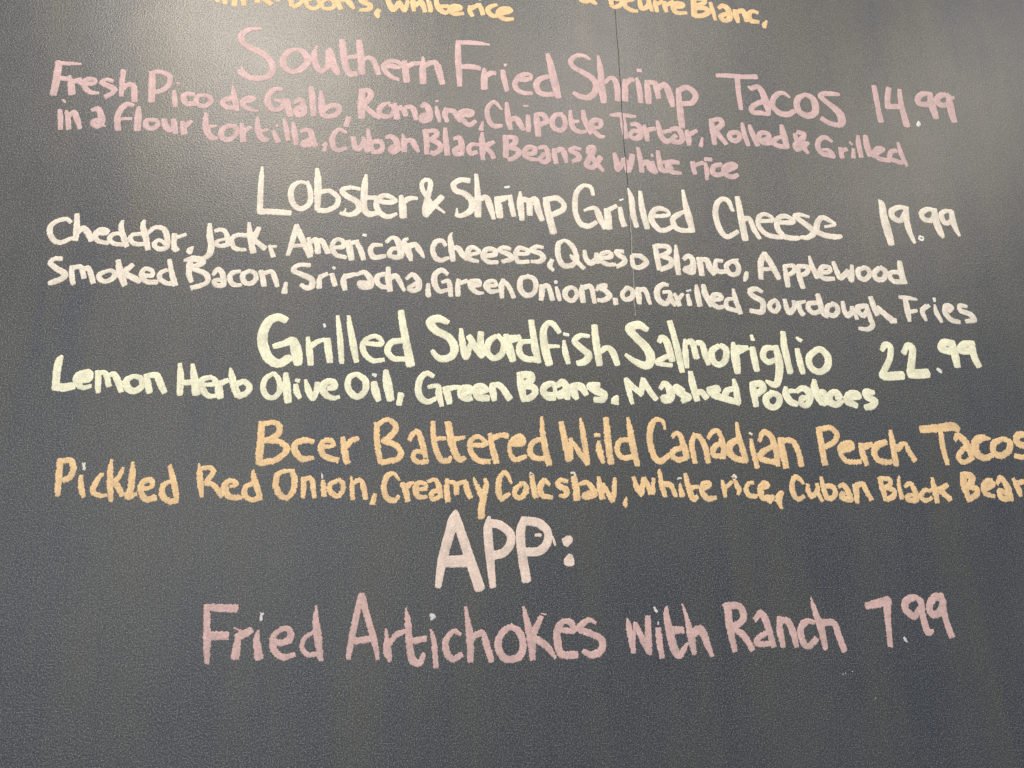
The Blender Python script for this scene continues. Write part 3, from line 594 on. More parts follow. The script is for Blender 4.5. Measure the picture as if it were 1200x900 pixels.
('description', 'cream', 'cream line from Cheddar, Jack to Applewood', """
C -4193 1785 52 -4246 1820 52 -4359 1778 58 -4410 1683 65 -4361 1555 64 -4269 1513 61 -4150 1573 51
h -4131 1882 52 -4115 1733 72 -4108 1557 65/-4090 1659 65 -4040 1708 69 -3976 1645 75 -3933 1554 55
e -3898 1658 62 -3785 1653 59 -3766 1692 48 -3839 1698 62 -3895 1630 65 -3853 1548 58 -3738 1525 48
d -3608 1820 42 -3614 1735 62 -3571 1606 69 -3526 1497 58/-3609 1661 48 -3703 1638 55 -3727 1572 58 -3657 1519 55 -3544 1514 52
d -3361 1841 35 -3369 1765 63 -3321 1617 73 -3281 1469 62/-3342 1663 49 -3462 1648 52 -3496 1591 55 -3433 1528 59 -3320 1533 52
a -3302 1674 49 -3229 1752 52 -3129 1737 63 -3077 1627 70 -3073 1496 66 -3168 1474 59 -3215 1537 59 -3163 1586 49 -3076 1533 49
r -3000 1667 60 -2982 1481 63 -2949 1482 63/-2971 1631 52 -2869 1673 39
, -2767 1517 17 -2801 1469 73 -2792 1432 45
J -2600 1817 50 -2589 1684 74 -2559 1535 77 -2575 1422 73 -2667 1353 52 -2766 1359 59
a -2526 1735 50 -2461 1756 53 -2399 1711 57 -2364 1580 64 -2436 1540 56 -2503 1556 53 -2491 1603 39 -2393 1636 39
c -2164 1693 54 -2264 1688 57 -2327 1638 57 -2293 1526 60 -2216 1501 53 -2158 1503 42
k -2139 1856 40 -2113 1685 71 -2065 1479 78/-2019 1794 57 -2069 1658 79 -2058 1630 64 -1934 1531 68
, -1877 1562 43 -1827 1431 57/-1843 1553 43 -1798 1561 32
A -1571 1843 62 -1611 1629 65 -1651 1457 50/-1571 1843 65 -1503 1691 76 -1388 1448 72/-1616 1572 47 -1463 1587 47
m -1417 1685 47 -1394 1561 61 -1373 1486 54/-1381 1639 61 -1322 1660 69 -1297 1499 72/-1295 1642 62 -1253 1653 65 -1177 1503 69
e -1120 1572 47 -1000 1586 62 -1004 1663 55 -1082 1679 51 -1130 1591 62 -1082 1478 61 -960 1445 51
r -934 1656 73 -912 1542 87 -891 1428 72/-899 1639 62 -821 1661 55
i -815 1623 62 -773 1528 69 -744 1433 62/-755 1757 33 -725 1752 37
c -524 1625 40 -629 1620 62 -661 1542 66 -615 1457 66 -485 1481 55
a -464 1675 48 -395 1737 52 -324 1681 81 -285 1508 85 -354 1467 66 -433 1503 62 -392 1581 55 -322 1584 48
n -210 1725 41 -253 1684 63 -198 1550 92 -161 1436 44/-182 1628 81 -111 1651 67 -57 1575 74 -3 1480 30
C 262 1656 52 226 1713 56 146 1700 64 106 1601 63 139 1485 70 210 1449 63 298 1482 48
h 347 1830 23 324 1766 56 337 1629 79 361 1455 63/369 1630 60 432 1613 75 477 1537 71 530 1471 41
e 575 1541 49 674 1564 49 684 1603 45 603 1640 64 549 1588 68 566 1482 67 674 1451 45
e 764 1528 56 891 1553 64 874 1621 64 783 1617 68 737 1527 64 799 1451 60 917 1446 53
s 1083 1639 49 1001 1655 57 946 1610 57 1072 1559 68 1099 1502 72 989 1458 53
e 1164 1573 49 1301 1578 57 1311 1628 53 1202 1653 61 1154 1563 64 1189 1466 64 1316 1470 49
s 1505 1675 46 1423 1682 57 1366 1630 65 1475 1585 73 1510 1527 69 1454 1475 65 1362 1472 49
, 1620 1501 57 1590 1421 65 1630 1364 46
Q 1787 1786 43 1711 1723 69 1705 1563 73 1765 1437 73 1876 1441 69 1945 1533 65 1905 1690 70 1833 1768 58 1787 1786 46/1863 1579 31 1916 1522 65 2032 1407 54
u 2052 1646 50 2066 1537 66 2128 1480 77 2197 1542 66 2200 1612 47/2210 1612 50 2232 1494 66
e 2291 1556 50 2396 1579 66 2380 1639 55 2285 1615 66 2261 1525 66 2343 1468 62 2446 1472 46
s 2560 1656 55 2475 1652 66 2501 1603 66 2573 1556 70 2560 1496 70 2473 1443 54
o 2737 1602 51 2680 1600 51 2690 1460 62 2774 1444 66 2864 1517 74 2803 1595 71 2728 1612 59
B 2995 1753 71 3013 1592 75 3030 1433 63/3005 1754 67 3159 1750 68 3182 1680 67 3072 1615 63/3072 1615 63 3193 1569 71 3187 1488 71 3058 1424 66
l 3280 1775 32 3276 1582 79 3283 1372 67
a 3377 1586 55 3438 1628 68 3491 1570 79 3478 1408 83 3392 1415 67 3385 1445 67 3484 1489 55
n 3581 1593 80 3591 1493 83 3600 1372 71/3609 1584 68 3686 1577 72 3715 1477 87 3765 1388 67
c 3890 1574 52 3812 1571 56 3793 1480 64 3836 1421 67 3924 1424 56
o 4118 1603 28 4017 1569 56 3941 1495 68 3998 1386 64 4088 1409 68 4109 1511 68 4056 1570 64 3986 1557 52
, 4217 1424 48 4201 1362 68 4175 1301 36
A 4494 1699 73 4431 1584 85 4405 1349 68/4494 1699 73 4576 1548 85 4653 1357 72/4439 1472 52 4579 1487 52
p 4753 1534 53 4763 1371 77 4768 1250 68/4753 1534 49 4883 1539 61 4873 1456 61 4776 1392 56
p 4932 1530 57 4950 1357 77 4975 1236 68/4944 1541 57 5082 1525 69 5051 1442 69 4956 1398 57
l 5122 1681 37 5145 1548 70 5194 1386 73
e 5253 1449 53 5377 1474 66 5386 1536 57 5284 1532 74 5240 1428 69 5302 1369 69 5424 1373 57
w 5453 1611 54 5489 1478 74 5526 1387 70 5642 1483 82/5640 1473 70 5675 1361 70 5700 1464 70 5715 1568 54
o 5875 1543 62 5798 1509 74 5795 1416 74 5870 1377 70 5953 1452 70 5935 1534 70 5877 1553 54
o 6102 1551 67 6017 1465 75 6055 1384 74 6149 1397 70 6187 1502 75 6133 1552 71
d 6417 1646 76 6415 1510 92 6431 1355 83/6403 1499 63 6278 1494 67 6237 1431 71 6298 1361 70 6453 1366 75"""),
('description', 'cream', 'cream line from Smoked Bacon to Fries', """
S -4233 1305 60 -4303 1302 57 -4343 1246 60 -4263 1177 70 -4178 1126 77 -4178 1063 73 -4287 1006 70 -4317 996 56
m -4103 1210 50 -4091 1111 60 -4060 995 53/-4079 1201 50 -4000 1204 61 -3953 1080 60/-3959 1188 61 -3912 1189 61 -3844 1020 60
o -3704 1169 47 -3785 1121 57 -3770 1059 60 -3696 1034 57 -3617 1100 61 -3649 1171 51 -3712 1169 47
k -3597 1301 58 -3559 1147 78 -3495 1005 67/-3435 1252 55 -3505 1167 75 -3485 1131 75 -3333 1055 78
e -3310 1137 48 -3205 1123 54 -3203 1187 51 -3286 1211 55 -3318 1137 61 -3253 1049 64 -3140 1043 61
d -3021 1331 48 -2985 1185 62 -2929 1023 68/-3044 1201 48 -3104 1163 55 -3105 1090 61 -3027 1038 58 -2930 1032 58
B -2789 1339 59 -2762 1230 66/-2846 1337 42 -2750 1359 80 -2650 1344 70 -2646 1298 62 -2756 1248 62/-2792 1284 69 -2780 1155 65 -2747 1065 51/-2738 1230 59 -2585 1162 69 -2576 1052 58 -2732 984 62
a -2504 1165 48 -2452 1240 52 -2397 1168 66 -2379 1041 69 -2460 1029 59 -2480 1083 59 -2384 1105 45
c -2203 1212 45 -2276 1200 56 -2312 1134 62 -2264 1044 59 -2173 1038 42
o -2080 1226 53 -2159 1177 63 -2144 1085 63 -2068 1060 59 -2006 1126 59 -2028 1200 56 -2096 1225 53
n -1955 1221 60 -1924 1129 66 -1910 1046 63/-1912 1204 53 -1830 1225 60 -1792 1152 63 -1752 1042 52
, -1654 1082 42 -1664 971 63/-1653 1064 35 -1664 962 70
S -1390 1325 54 -1517 1320 53 -1580 1252 60 -1476 1200 67 -1355 1139 74 -1350 1046 74 -1408 1025 63 -1469 1061 53
r -1256 1189 36 -1261 1114 64 -1257 1039 64/-1239 1180 60 -1173 1219 46
i -1113 1212 57 -1093 1138 64 -1073 1073 60/-1095 1297 39 -1091 1303 39
r -960 1217 39 -973 1123 75 -952 1021 60/-950 1189 68 -849 1221 57
a -814 1222 47 -730 1253 61 -658 1180 76 -647 1077 75 -749 1055 61 -776 1111 64 -674 1114 54
c -470 1243 58 -556 1212 65 -571 1136 65 -509 1072 61 -414 1066 43
h -438 1321 55 -435 1197 80 -410 1029 68/-400 1198 72 -340 1219 65 -295 1145 65 -240 1034 47
a -209 1186 44 -140 1245 55 -69 1172 73 -59 1068 69 -136 1028 61 -172 1064 61 -86 1133 47
, 54 1119 47 56 987 69/38 1043 36 65 968 58
G 290 1269 52 220 1315 63 141 1255 73 133 1140 77 195 1029 62 283 1050 51/229 1153 40 309 1165 62 336 976 58
r 432 1188 59 420 1092 66 424 988 62/459 1151 55 530 1182 52
e 583 1117 66 689 1130 52 681 1187 52 583 1164 74 600 1079 70 671 1024 55 733 1026 37
e 796 1123 52 895 1136 52 877 1193 45 797 1171 63 769 1113 63 831 1048 63 912 1060 48
n 991 1206 56 966 1110 74 973 976 52/994 1187 63 1065 1113 63 1116 981 55
O 1302 1265 56 1220 1233 64 1200 1117 71 1252 1023 71 1332 1016 67 1397 1085 63 1392 1220 68 1303 1275 56
n 1481 1145 71 1478 1049 75 1466 962 60/1490 1136 64 1562 1138 64 1611 967 67
i 1666 1132 38 1686 1036 60 1702 960 49/1665 1209 45 1664 1190 45
o 1864 1138 53 1789 1097 68 1777 1010 67 1857 955 60 1923 1024 60 1909 1110 57 1855 1138 53
n 2002 1152 64 1989 1065 75 2003 949 68/2020 1143 64 2113 1146 68 2149 944 56
s 2185 1109 46 2234 1169 50 2308 1172 65/2205 1149 68 2287 1113 65 2348 1037 76 2280 977 68 2197 974 49
, 2419 990 68 2425 933 64
o 2577 1151 54 2516 1061 61 2549 994 61 2634 1016 65 2659 1105 65 2605 1152 54 2578 1157 50
n 2727 1146 61 2730 1048 80 2733 951 61/2744 1127 61 2819 1129 65 2873 945 50
G 3127 1208 43 3061 1215 66 2980 1134 77 2989 1007 81 3079 951 73 3141 1021 65/3063 1107 46 3148 1110 50 3151 1022 73 3201 935 58
r 3209 1088 43 3239 1015 62 3258 937 65/3250 1009 58 3317 1089 43
i 3383 1078 50 3401 951 66/3378 1131 27 3427 1148 27
l 3509 1210 47 3517 1092 78 3533 945 70
l 3605 1213 63 3623 1095 86 3686 949 70
e 3721 1019 58 3829 1042 63 3815 1091 59 3737 1088 66 3691 998 66 3770 922 66 3857 934 51
d 4006 1176 39 4022 1047 67 4070 852 66/3984 1046 51 3904 1024 55 3895 926 66 3987 889 62 4062 871 58
S 4394 1158 48 4310 1195 67 4227 1153 67 4278 1085 75 4388 1019 79 4386 920 82 4352 869 71 4218 885 59
o 4567 1044 52 4492 992 67 4484 922 67 4548 885 63 4604 945 63 4584 1024 59 4557 1043 55
u 4700 1047 60 4712 948 67 4742 870 67 4820 951 67 4820 1031 56
r 4888 1023 64 4894 914 67 4926 855 71/4897 1013 56 4979 1036 40
d 5170 1132 68 5185 1022 80 5206 883 72 5267 825 40/5145 1020 64 5034 1007 68 5015 937 72 5077 879 68 5169 901 64
o 5372 1007 56 5288 975 68 5266 884 68 5350 847 68 5418 908 68 5409 988 68 5354 1016 60
u 5507 1041 56 5511 931 68 5550 852 76 5619 914 68 5628 974 56/5635 954 60 5674 815 56
g 5833 1000 61 5718 977 81 5709 916 72 5771 858 68 5830 919 69/5833 1000 69 5865 820 72 5880 721 72 5802 670 64 5693 677 52
h 5915 1113 73 5941 983 81 5966 883 69/5992 984 61 6060 906 81 6166 808 89
, 6154 798 81 6215 799 73
F 6332 1136 45 6444 1129 62 6575 1112 33/6410 1108 70 6414 955 86 6419 805 53/6409 925 65 6546 949 45
r 6693 1024 58 6627 941 74 6657 821 49/6643 972 70 6735 1025 49
i 6824 1038 33 6830 926 70 6880 806 49/6832 1130 46 6834 1093 33
e 7013 962 74 7064 1014 70 6984 1032 70 6955 930 74 7029 830 74 7138 803 62
s 7286 1031 50 7194 1038 67 7190 967 71 7317 919 79 7363 839 79 7244 815 62"""),
('heading', 'lemon', 'pale yellow heading reading Grilled Swordfish Salmoriglio', """
G -1634 608 86 -1718 642 96 -1822 586 106 -1877 441 116 -1867 282 118 -1791 126 117 -1674 67 104 -1565 130 101/-1736 276 68 -1625 314 78 -1528 343 102 -1479 202 129 -1456 80 105
r -1358 391 45 -1334 241 78 -1308 65 68/-1327 276 68 -1248 340 62 -1167 377 41
i -1134 369 83 -1111 227 85 -1089 104 71/-1179 566 28 -1166 534 24
l -1022 669 42 -998 498 62 -973 301 72 -953 89 58
l -893 673 42 -864 501 73 -823 304 83 -783 110 62
e -665 335 59 -497 329 59 -516 401 59 -601 426 59 -708 343 66 -695 218 69 -592 122 62 -467 133 52
d -269 745 78 -239 552 88 -192 318 94 -146 86 107/-261 379 70 -379 350 77 -419 241 76 -341 153 69 -206 147 59
S 293 630 68 180 673 100 86 625 107 147 525 100 303 437 96 381 312 99 338 184 91 201 164 81 115 252 53
w 462 542 47 476 386 78 519 188 78 580 352 64/563 443 79 649 299 89 718 209 85/703 492 79 701 336 78 718 209 60
o 886 460 61 807 394 79 779 265 78 856 176 71 962 241 79 982 379 72 913 470 61
r 1018 472 72 1051 307 108 1092 162 82/1070 427 108 1177 448 80
d 1333 666 73 1355 480 80 1376 295 94 1416 141 57/1317 405 62 1202 384 69 1173 273 79 1241 183 79 1382 167 72
f 1678 534 62 1609 635 74 1538 643 70 1481 538 88 1493 335 101 1539 125 97/1546 345 54 1671 348 40
i 1736 414 44 1749 266 76 1779 138 61/1740 507 40 1793 499 40
s 2054 486 48 1946 493 66 1871 417 77 1957 326 84 2043 244 91 1994 160 91 1904 131 72
h 2133 620 78 2142 423 92 2172 127 84/2190 293 73 2283 342 70 2352 278 92 2398 131 73
S 2802 598 75 2704 653 105 2581 602 112 2657 490 104 2777 361 112 2832 232 119 2779 119 107 2636 163 81 2514 253 44
a 2958 440 64 2998 489 83 3058 424 94 3106 199 86/3083 255 63 2949 196 70 2918 149 59 3091 125 56
l 3117 701 76 3157 502 79 3195 276 86 3224 53 70
m 3295 467 42 3290 297 82 3293 110 59/3319 429 68 3386 440 76 3425 243 86/3460 432 72 3515 415 76 3548 264 83 3575 152 56
o 3729 391 72 3638 322 87 3644 191 86 3724 145 75 3806 212 83 3828 345 83 3767 401 72
r 3931 433 57 3942 253 114 3950 55 86/3980 348 133 4116 380 57
i 4182 371 80 4194 220 91 4208 88 79/4191 544 42 4198 490 54
g 4489 378 65 4364 375 81 4313 269 84 4372 194 76 4471 225 65/4500 397 77 4521 169 107 4475 -58 91 4413 -106 83 4324 -60 45
l 4620 593 70 4616 400 93 4639 190 88 4653 67 84
i 4786 365 70 4803 193 88 4824 60 69/4797 529 35 4850 491 55
o 5049 370 78 4938 272 89 4940 138 88 5048 73 84 5163 142 93 5192 276 97 5117 371 90 5049 370 78"""),
('price', 'lemon', 'pale yellow price 22.99', """
2 5958 388 63 6019 458 91 6084 430 83 6049 273 83 5941 98 86/5929 88 78 5930 30 109 6180 44 118
2 6262 355 76 6329 455 80 6393 417 96 6353 240 103 6306 84 106/6303 65 118 6403 67 126 6535 78 130
. 6697 139 32 6724 120 52 6749 91 20
9 6987 498 93 6866 506 109 6810 425 109 6905 388 101/6969 508 105 6986 330 113 6991 193 96
9 7275 495 94 7150 492 98 7083 411 109 7193 393 93/7254 494 98 7260 316 101 7298 198 93"""),
('description', 'lemon', 'pale yellow line from Lemon Herb Olive Oil to Mashed Potatoes', """
L -4068 109 32 -4090 49 80 -4095 -85 82 -4085 -267 78/-4087 -251 88 -3997 -258 94 -3909 -240 88
e -3865 -173 79 -3753 -155 79 -3762 -88 96 -3864 -115 79 -3869 -198 79 -3801 -255 57 -3720 -238 48
m -3657 -69 64 -3642 -195 67 -3629 -303 54/-3640 -86 54 -3579 -85 58 -3524 -226 64/-3530 -109 48 -3487 -92 61 -3431 -175 74 -3387 -291 54
o -3269 -114 55 -3340 -165 74 -3315 -257 80 -3235 -289 73 -3165 -221 71 -3190 -138 64 -3269 -114 55
n -3131 -103 68 -3105 -204 74 -3080 -296 70/-3101 -103 65 -3023 -101 74 -2967 -202 77 -2919 -294 64
H -2780 39 43 -2757 -114 75 -2746 -316 68/-2751 -182 65 -2595 -180 65/-2638 33 43 -2609 -112 82 -2568 -306 91
e -2499 -204 42 -2374 -193 56 -2387 -134 56 -2459 -118 59 -2526 -162 75 -2502 -263 78 -2425 -338 58 -2347 -328 49
r -2336 -176 69 -2320 -277 91 -2299 -345 75/-2327 -193 75 -2236 -149 56
b -2215 -3 23 -2193 -88 69 -2160 -207 82 -2112 -317 82/-2137 -190 72 -2044 -163 66 -1983 -230 69 -2018 -299 66 -2095 -334 72
O -1731 -55 43 -1815 -125 63 -1832 -237 66 -1785 -330 66 -1705 -346 59 -1646 -269 63 -1662 -132 60 -1723 -55 50
l -1586 -61 57 -1568 -216 93 -1542 -386 82
i -1465 -198 57 -1453 -266 73 -1416 -342 56/-1468 -132 37 -1435 -142 50
v -1355 -136 40 -1316 -264 77 -1263 -349 66 -1227 -263 67 -1223 -168 57
e -1090 -227 57 -1026 -209 84 -1028 -148 57 -1110 -149 84 -1164 -219 84 -1119 -305 77 -1036 -346 60 -971 -332 47
O -769 -48 58 -850 -85 68 -871 -189 74 -826 -284 77 -751 -326 74 -671 -256 74 -667 -134 78 -752 -57 65
i -567 -159 75 -547 -254 95 -511 -358 67/-583 -49 31 -553 -62 44
l -434 -8 62 -409 -165 106 -371 -347 88
, -248 -294 75 -270 -407 64
G 127 -61 52 50 -26 66 -25 -98 76 -48 -230 79 -13 -334 82 71 -377 68 171 -332 48/77 -193 48 187 -183 59 196 -279 79 231 -418 55
r 272 -208 69 298 -278 86 323 -383 69/306 -217 76 373 -198 62 433 -197 59
e 475 -258 86 578 -239 76 561 -196 69 476 -214 87 458 -294 79 526 -337 76 577 -327 69
e 629 -256 80 766 -228 59 715 -176 70 646 -203 94 663 -309 87 782 -325 80
n 835 -147 56 843 -236 87 859 -342 62/853 -156 63 939 -173 77 1040 -322 84
B 1176 -17 82 1190 -160 95 1212 -320 77/1201 -26 85 1306 -33 96 1304 -105 89 1199 -160 88/1216 -160 81 1337 -185 88 1353 -256 81 1282 -319 77 1212 -329 77
e 1492 -263 60 1597 -253 46 1584 -137 64 1495 -156 82 1458 -228 85 1508 -307 70 1595 -315 64
a 1636 -154 71 1699 -108 78 1749 -188 96 1753 -313 71/1738 -242 124 1649 -279 99
n 1830 -151 82 1835 -241 100 1867 -312 60/1848 -151 79 1927 -168 100 1985 -257 71
s 2150 -138 65 2042 -157 93 2128 -219 107 2215 -254 79 2185 -326 86 2096 -327 71
, 2375 -279 32 2345 -333 100/2308 -361 43 2378 -378 36
M 2495 -60 54 2523 -196 72 2557 -367 47/2512 -78 62 2588 -168 72 2682 -248 72/2713 -51 47 2698 -139 73 2682 -248 54/2721 -66 62 2776 -184 76 2858 -309 72
a 2932 -172 55 2982 -108 70 3041 -171 95 3051 -280 109 2984 -317 109 2959 -290 91
s 3222 -196 55 3143 -151 73 3122 -188 84 3226 -260 102 3278 -286 91 3201 -333 66
h 3333 36 63 3348 -112 92 3386 -312 80/3385 -221 73 3458 -220 81 3508 -284 81
e 3562 -201 111 3657 -172 104 3614 -237 111 3720 -290 81 3755 -308 66
d 3892 -48 49 3907 -178 85 3918 -343 81/3881 -159 63 3784 -198 81 3766 -290 85 3918 -343 81
P 4131 -100 86 4137 -211 93 4147 -377 74/4149 -100 82 4244 -99 94 4265 -164 86 4173 -229 82
o 4372 -218 75 4289 -283 89 4307 -375 85 4388 -402 78 4462 -327 82 4453 -244 82 4363 -212 75
t 4570 -141 49 4560 -225 94 4605 -317 97 4686 -353 75/4621 -187 64 4688 -186 49
a 4717 -185 64 4788 -147 76 4860 -184 98 4874 -295 90 4817 -370 75 4753 -352 71 4771 -278 75 4848 -277 64
t 4965 -41 53 4958 -164 114 5008 -293 98 5067 -348 75/4992 -201 64 5068 -200 84 5097 -274 57/5012 -331 75 5089 -330 76
o 5233 -263 57 5292 -253 57 5242 -197 84 5162 -217 84 5130 -311 106 5220 -356 83 5294 -309 76
e 5386 -270 69 5542 -259 54 5511 -213 96 5412 -223 92 5380 -308 103 5488 -363 76
s 5748 -191 65 5650 -192 104 5659 -258 88 5750 -304 96 5700 -370 95 5620 -389 84"""),
('heading', 'orange', 'orange heading reading Beer Battered Wild Canadian Perch Tacos', """
B -1820 -650 71 -1816 -823 80 -1818 -1020 83 -1819 -1117 63/-1811 -666 58 -1694 -640 58 -1619 -690 65 -1630 -773 68 -1713 -831 64 -1766 -856 61/-1758 -856 55 -1617 -864 61 -1525 -937 71 -1560 -1019 70 -1665 -1085 70 -1804 -1109 70
e -1237 -862 49 -1333 -846 71 -1426 -888 71 -1429 -970 77 -1353 -1060 67 -1227 -1051 45
e -1106 -919 42 -1011 -911 55 -1030 -853 59 -1102 -853 62 -1146 -919 65 -1101 -1026 68 -956 -1075 68
r -903 -819 52 -881 -952 75 -843 -1100 71/-850 -918 65 -805 -852 62 -733 -826 56
B -519 -648 67 -514 -817 69 -494 -967 66 -466 -1099 59/-511 -657 60 -398 -596 57 -306 -664 70 -320 -748 70 -432 -858 73/-432 -850 76 -300 -900 66 -233 -983 66 -280 -1066 66 -442 -1099 65
a -138 -832 57 -106 -772 60 -41 -738 60 11 -881 73 46 -1032 63/20 -974 56 -70 -982 50 -93 -1049 56 -35 -1099 56 71 -1090 50
t 132 -626 51 134 -780 64 168 -948 67 227 -1065 73 309 -1082 66 342 -1040 43/159 -822 54 275 -816 50
t 308 -633 75 333 -778 88 375 -947 84 442 -1065 80 500 -1048 50/375 -829 61 500 -803 41
e 559 -896 47 676 -896 57 760 -870 47 660 -794 54 575 -845 61 575 -964 64 658 -1073 70 791 -1090 60
r 803 -767 48 827 -912 71 875 -1098 74/845 -810 68 930 -775 58 1006 -783 68
e 1055 -877 75 1183 -859 92 1151 -791 79 1047 -860 51 1037 -979 51 1094 -1064 64 1222 -1030 51
d 1431 -555 38 1434 -738 66 1463 -944 75 1500 -1114 78/1415 -815 58 1302 -876 65 1282 -996 71 1365 -1055 65 1468 -1046 58
W 1663 -623 66 1691 -788 76 1741 -1063 86/1759 -1046 69 1777 -814 48/1759 -822 38 1817 -891 52 1882 -994 69 1963 -1114 62/1900 -569 32 1921 -700 66 1939 -873 69 1963 -1105 69
i 2114 -855 45 2118 -959 83 2154 -1096 45/2075 -769 49 2128 -765 38
l 2217 -566 71 2226 -733 81 2233 -924 80 2250 -1096 79
d 2492 -555 39 2510 -696 74 2532 -906 84 2572 -1122 69/2503 -819 67 2378 -837 63 2337 -941 70 2384 -1036 63 2524 -1036 63
C 2948 -684 36 2928 -596 47 2840 -570 61 2769 -677 78 2748 -853 78 2789 -1026 77 2856 -1087 73 2967 -1017 60
a 3039 -781 46 3088 -736 57 3138 -780 64 3179 -938 78 3197 -1043 71/3171 -921 64 3044 -948 67 3012 -1017 67 3088 -1069 63 3188 -1043 60
n 3320 -762 61 3275 -868 71 3291 -1095 60/3310 -771 57 3381 -788 68 3441 -920 78 3462 -1086 71
a 3489 -796 47 3551 -716 61 3624 -715 61 3666 -848 72 3679 -989 79/3656 -848 61 3550 -920 75 3542 -1007 68 3667 -1025 64
d 3873 -606 40 3877 -741 65 3907 -901 79 3943 -1077 75/3861 -812 72 3753 -883 90 3752 -989 89 3827 -1051 79 3934 -1077 68
i 4035 -811 43 4046 -971 65 4080 -1155 61/4026 -731 29 4051 -754 25
a 4144 -829 47 4211 -721 73 4298 -774 77 4344 -935 80 4349 -1129 61/4293 -899 54 4145 -988 79 4155 -1059 75 4316 -1094 68
n 4415 -809 73 4432 -970 91 4448 -1147 79/4459 -827 73 4571 -827 70 4630 -951 77 4654 -1129 72
P 4938 -671 74 4946 -825 81 4963 -1111 84/4946 -680 74 5100 -661 71 5173 -751 74 5113 -842 70 4971 -915 62
e 5192 -950 74 5340 -913 74 5341 -841 56 5219 -896 92 5187 -986 66 5267 -1084 66 5437 -1084 63
r 5480 -868 67 5481 -985 81 5517 -1119 66/5523 -895 93 5623 -867 56
c 5810 -839 75 5698 -876 93 5638 -957 82 5670 -1056 78 5778 -1092 74 5856 -1083 56
h 5901 -692 49 5906 -839 79 5908 -1119 78/5962 -911 94 6068 -856 56 6110 -947 71 6167 -1065 71
T 6333 -671 95 6573 -651 107 6774 -631 116 6837 -668 77/6592 -706 69 6584 -909 72 6606 -1109 64
a 6770 -807 46 6821 -751 84 6913 -834 96 6960 -999 88/6903 -889 69 6796 -982 68 6782 -1055 68 6844 -1091 64 6973 -1036 65
c 7261 -786 39 7143 -777 96 7052 -833 107 7037 -963 107 7131 -1036 84 7258 -999 65
o 7442 -785 58 7310 -842 85 7279 -943 84 7355 -1008 84 7489 -943 85 7533 -831 81 7442 -785 58
s 7816 -736 78 7674 -737 90 7633 -831 89 7779 -905 85 7768 -998 77 7672 -1025 69 7575 -1007 65"""),
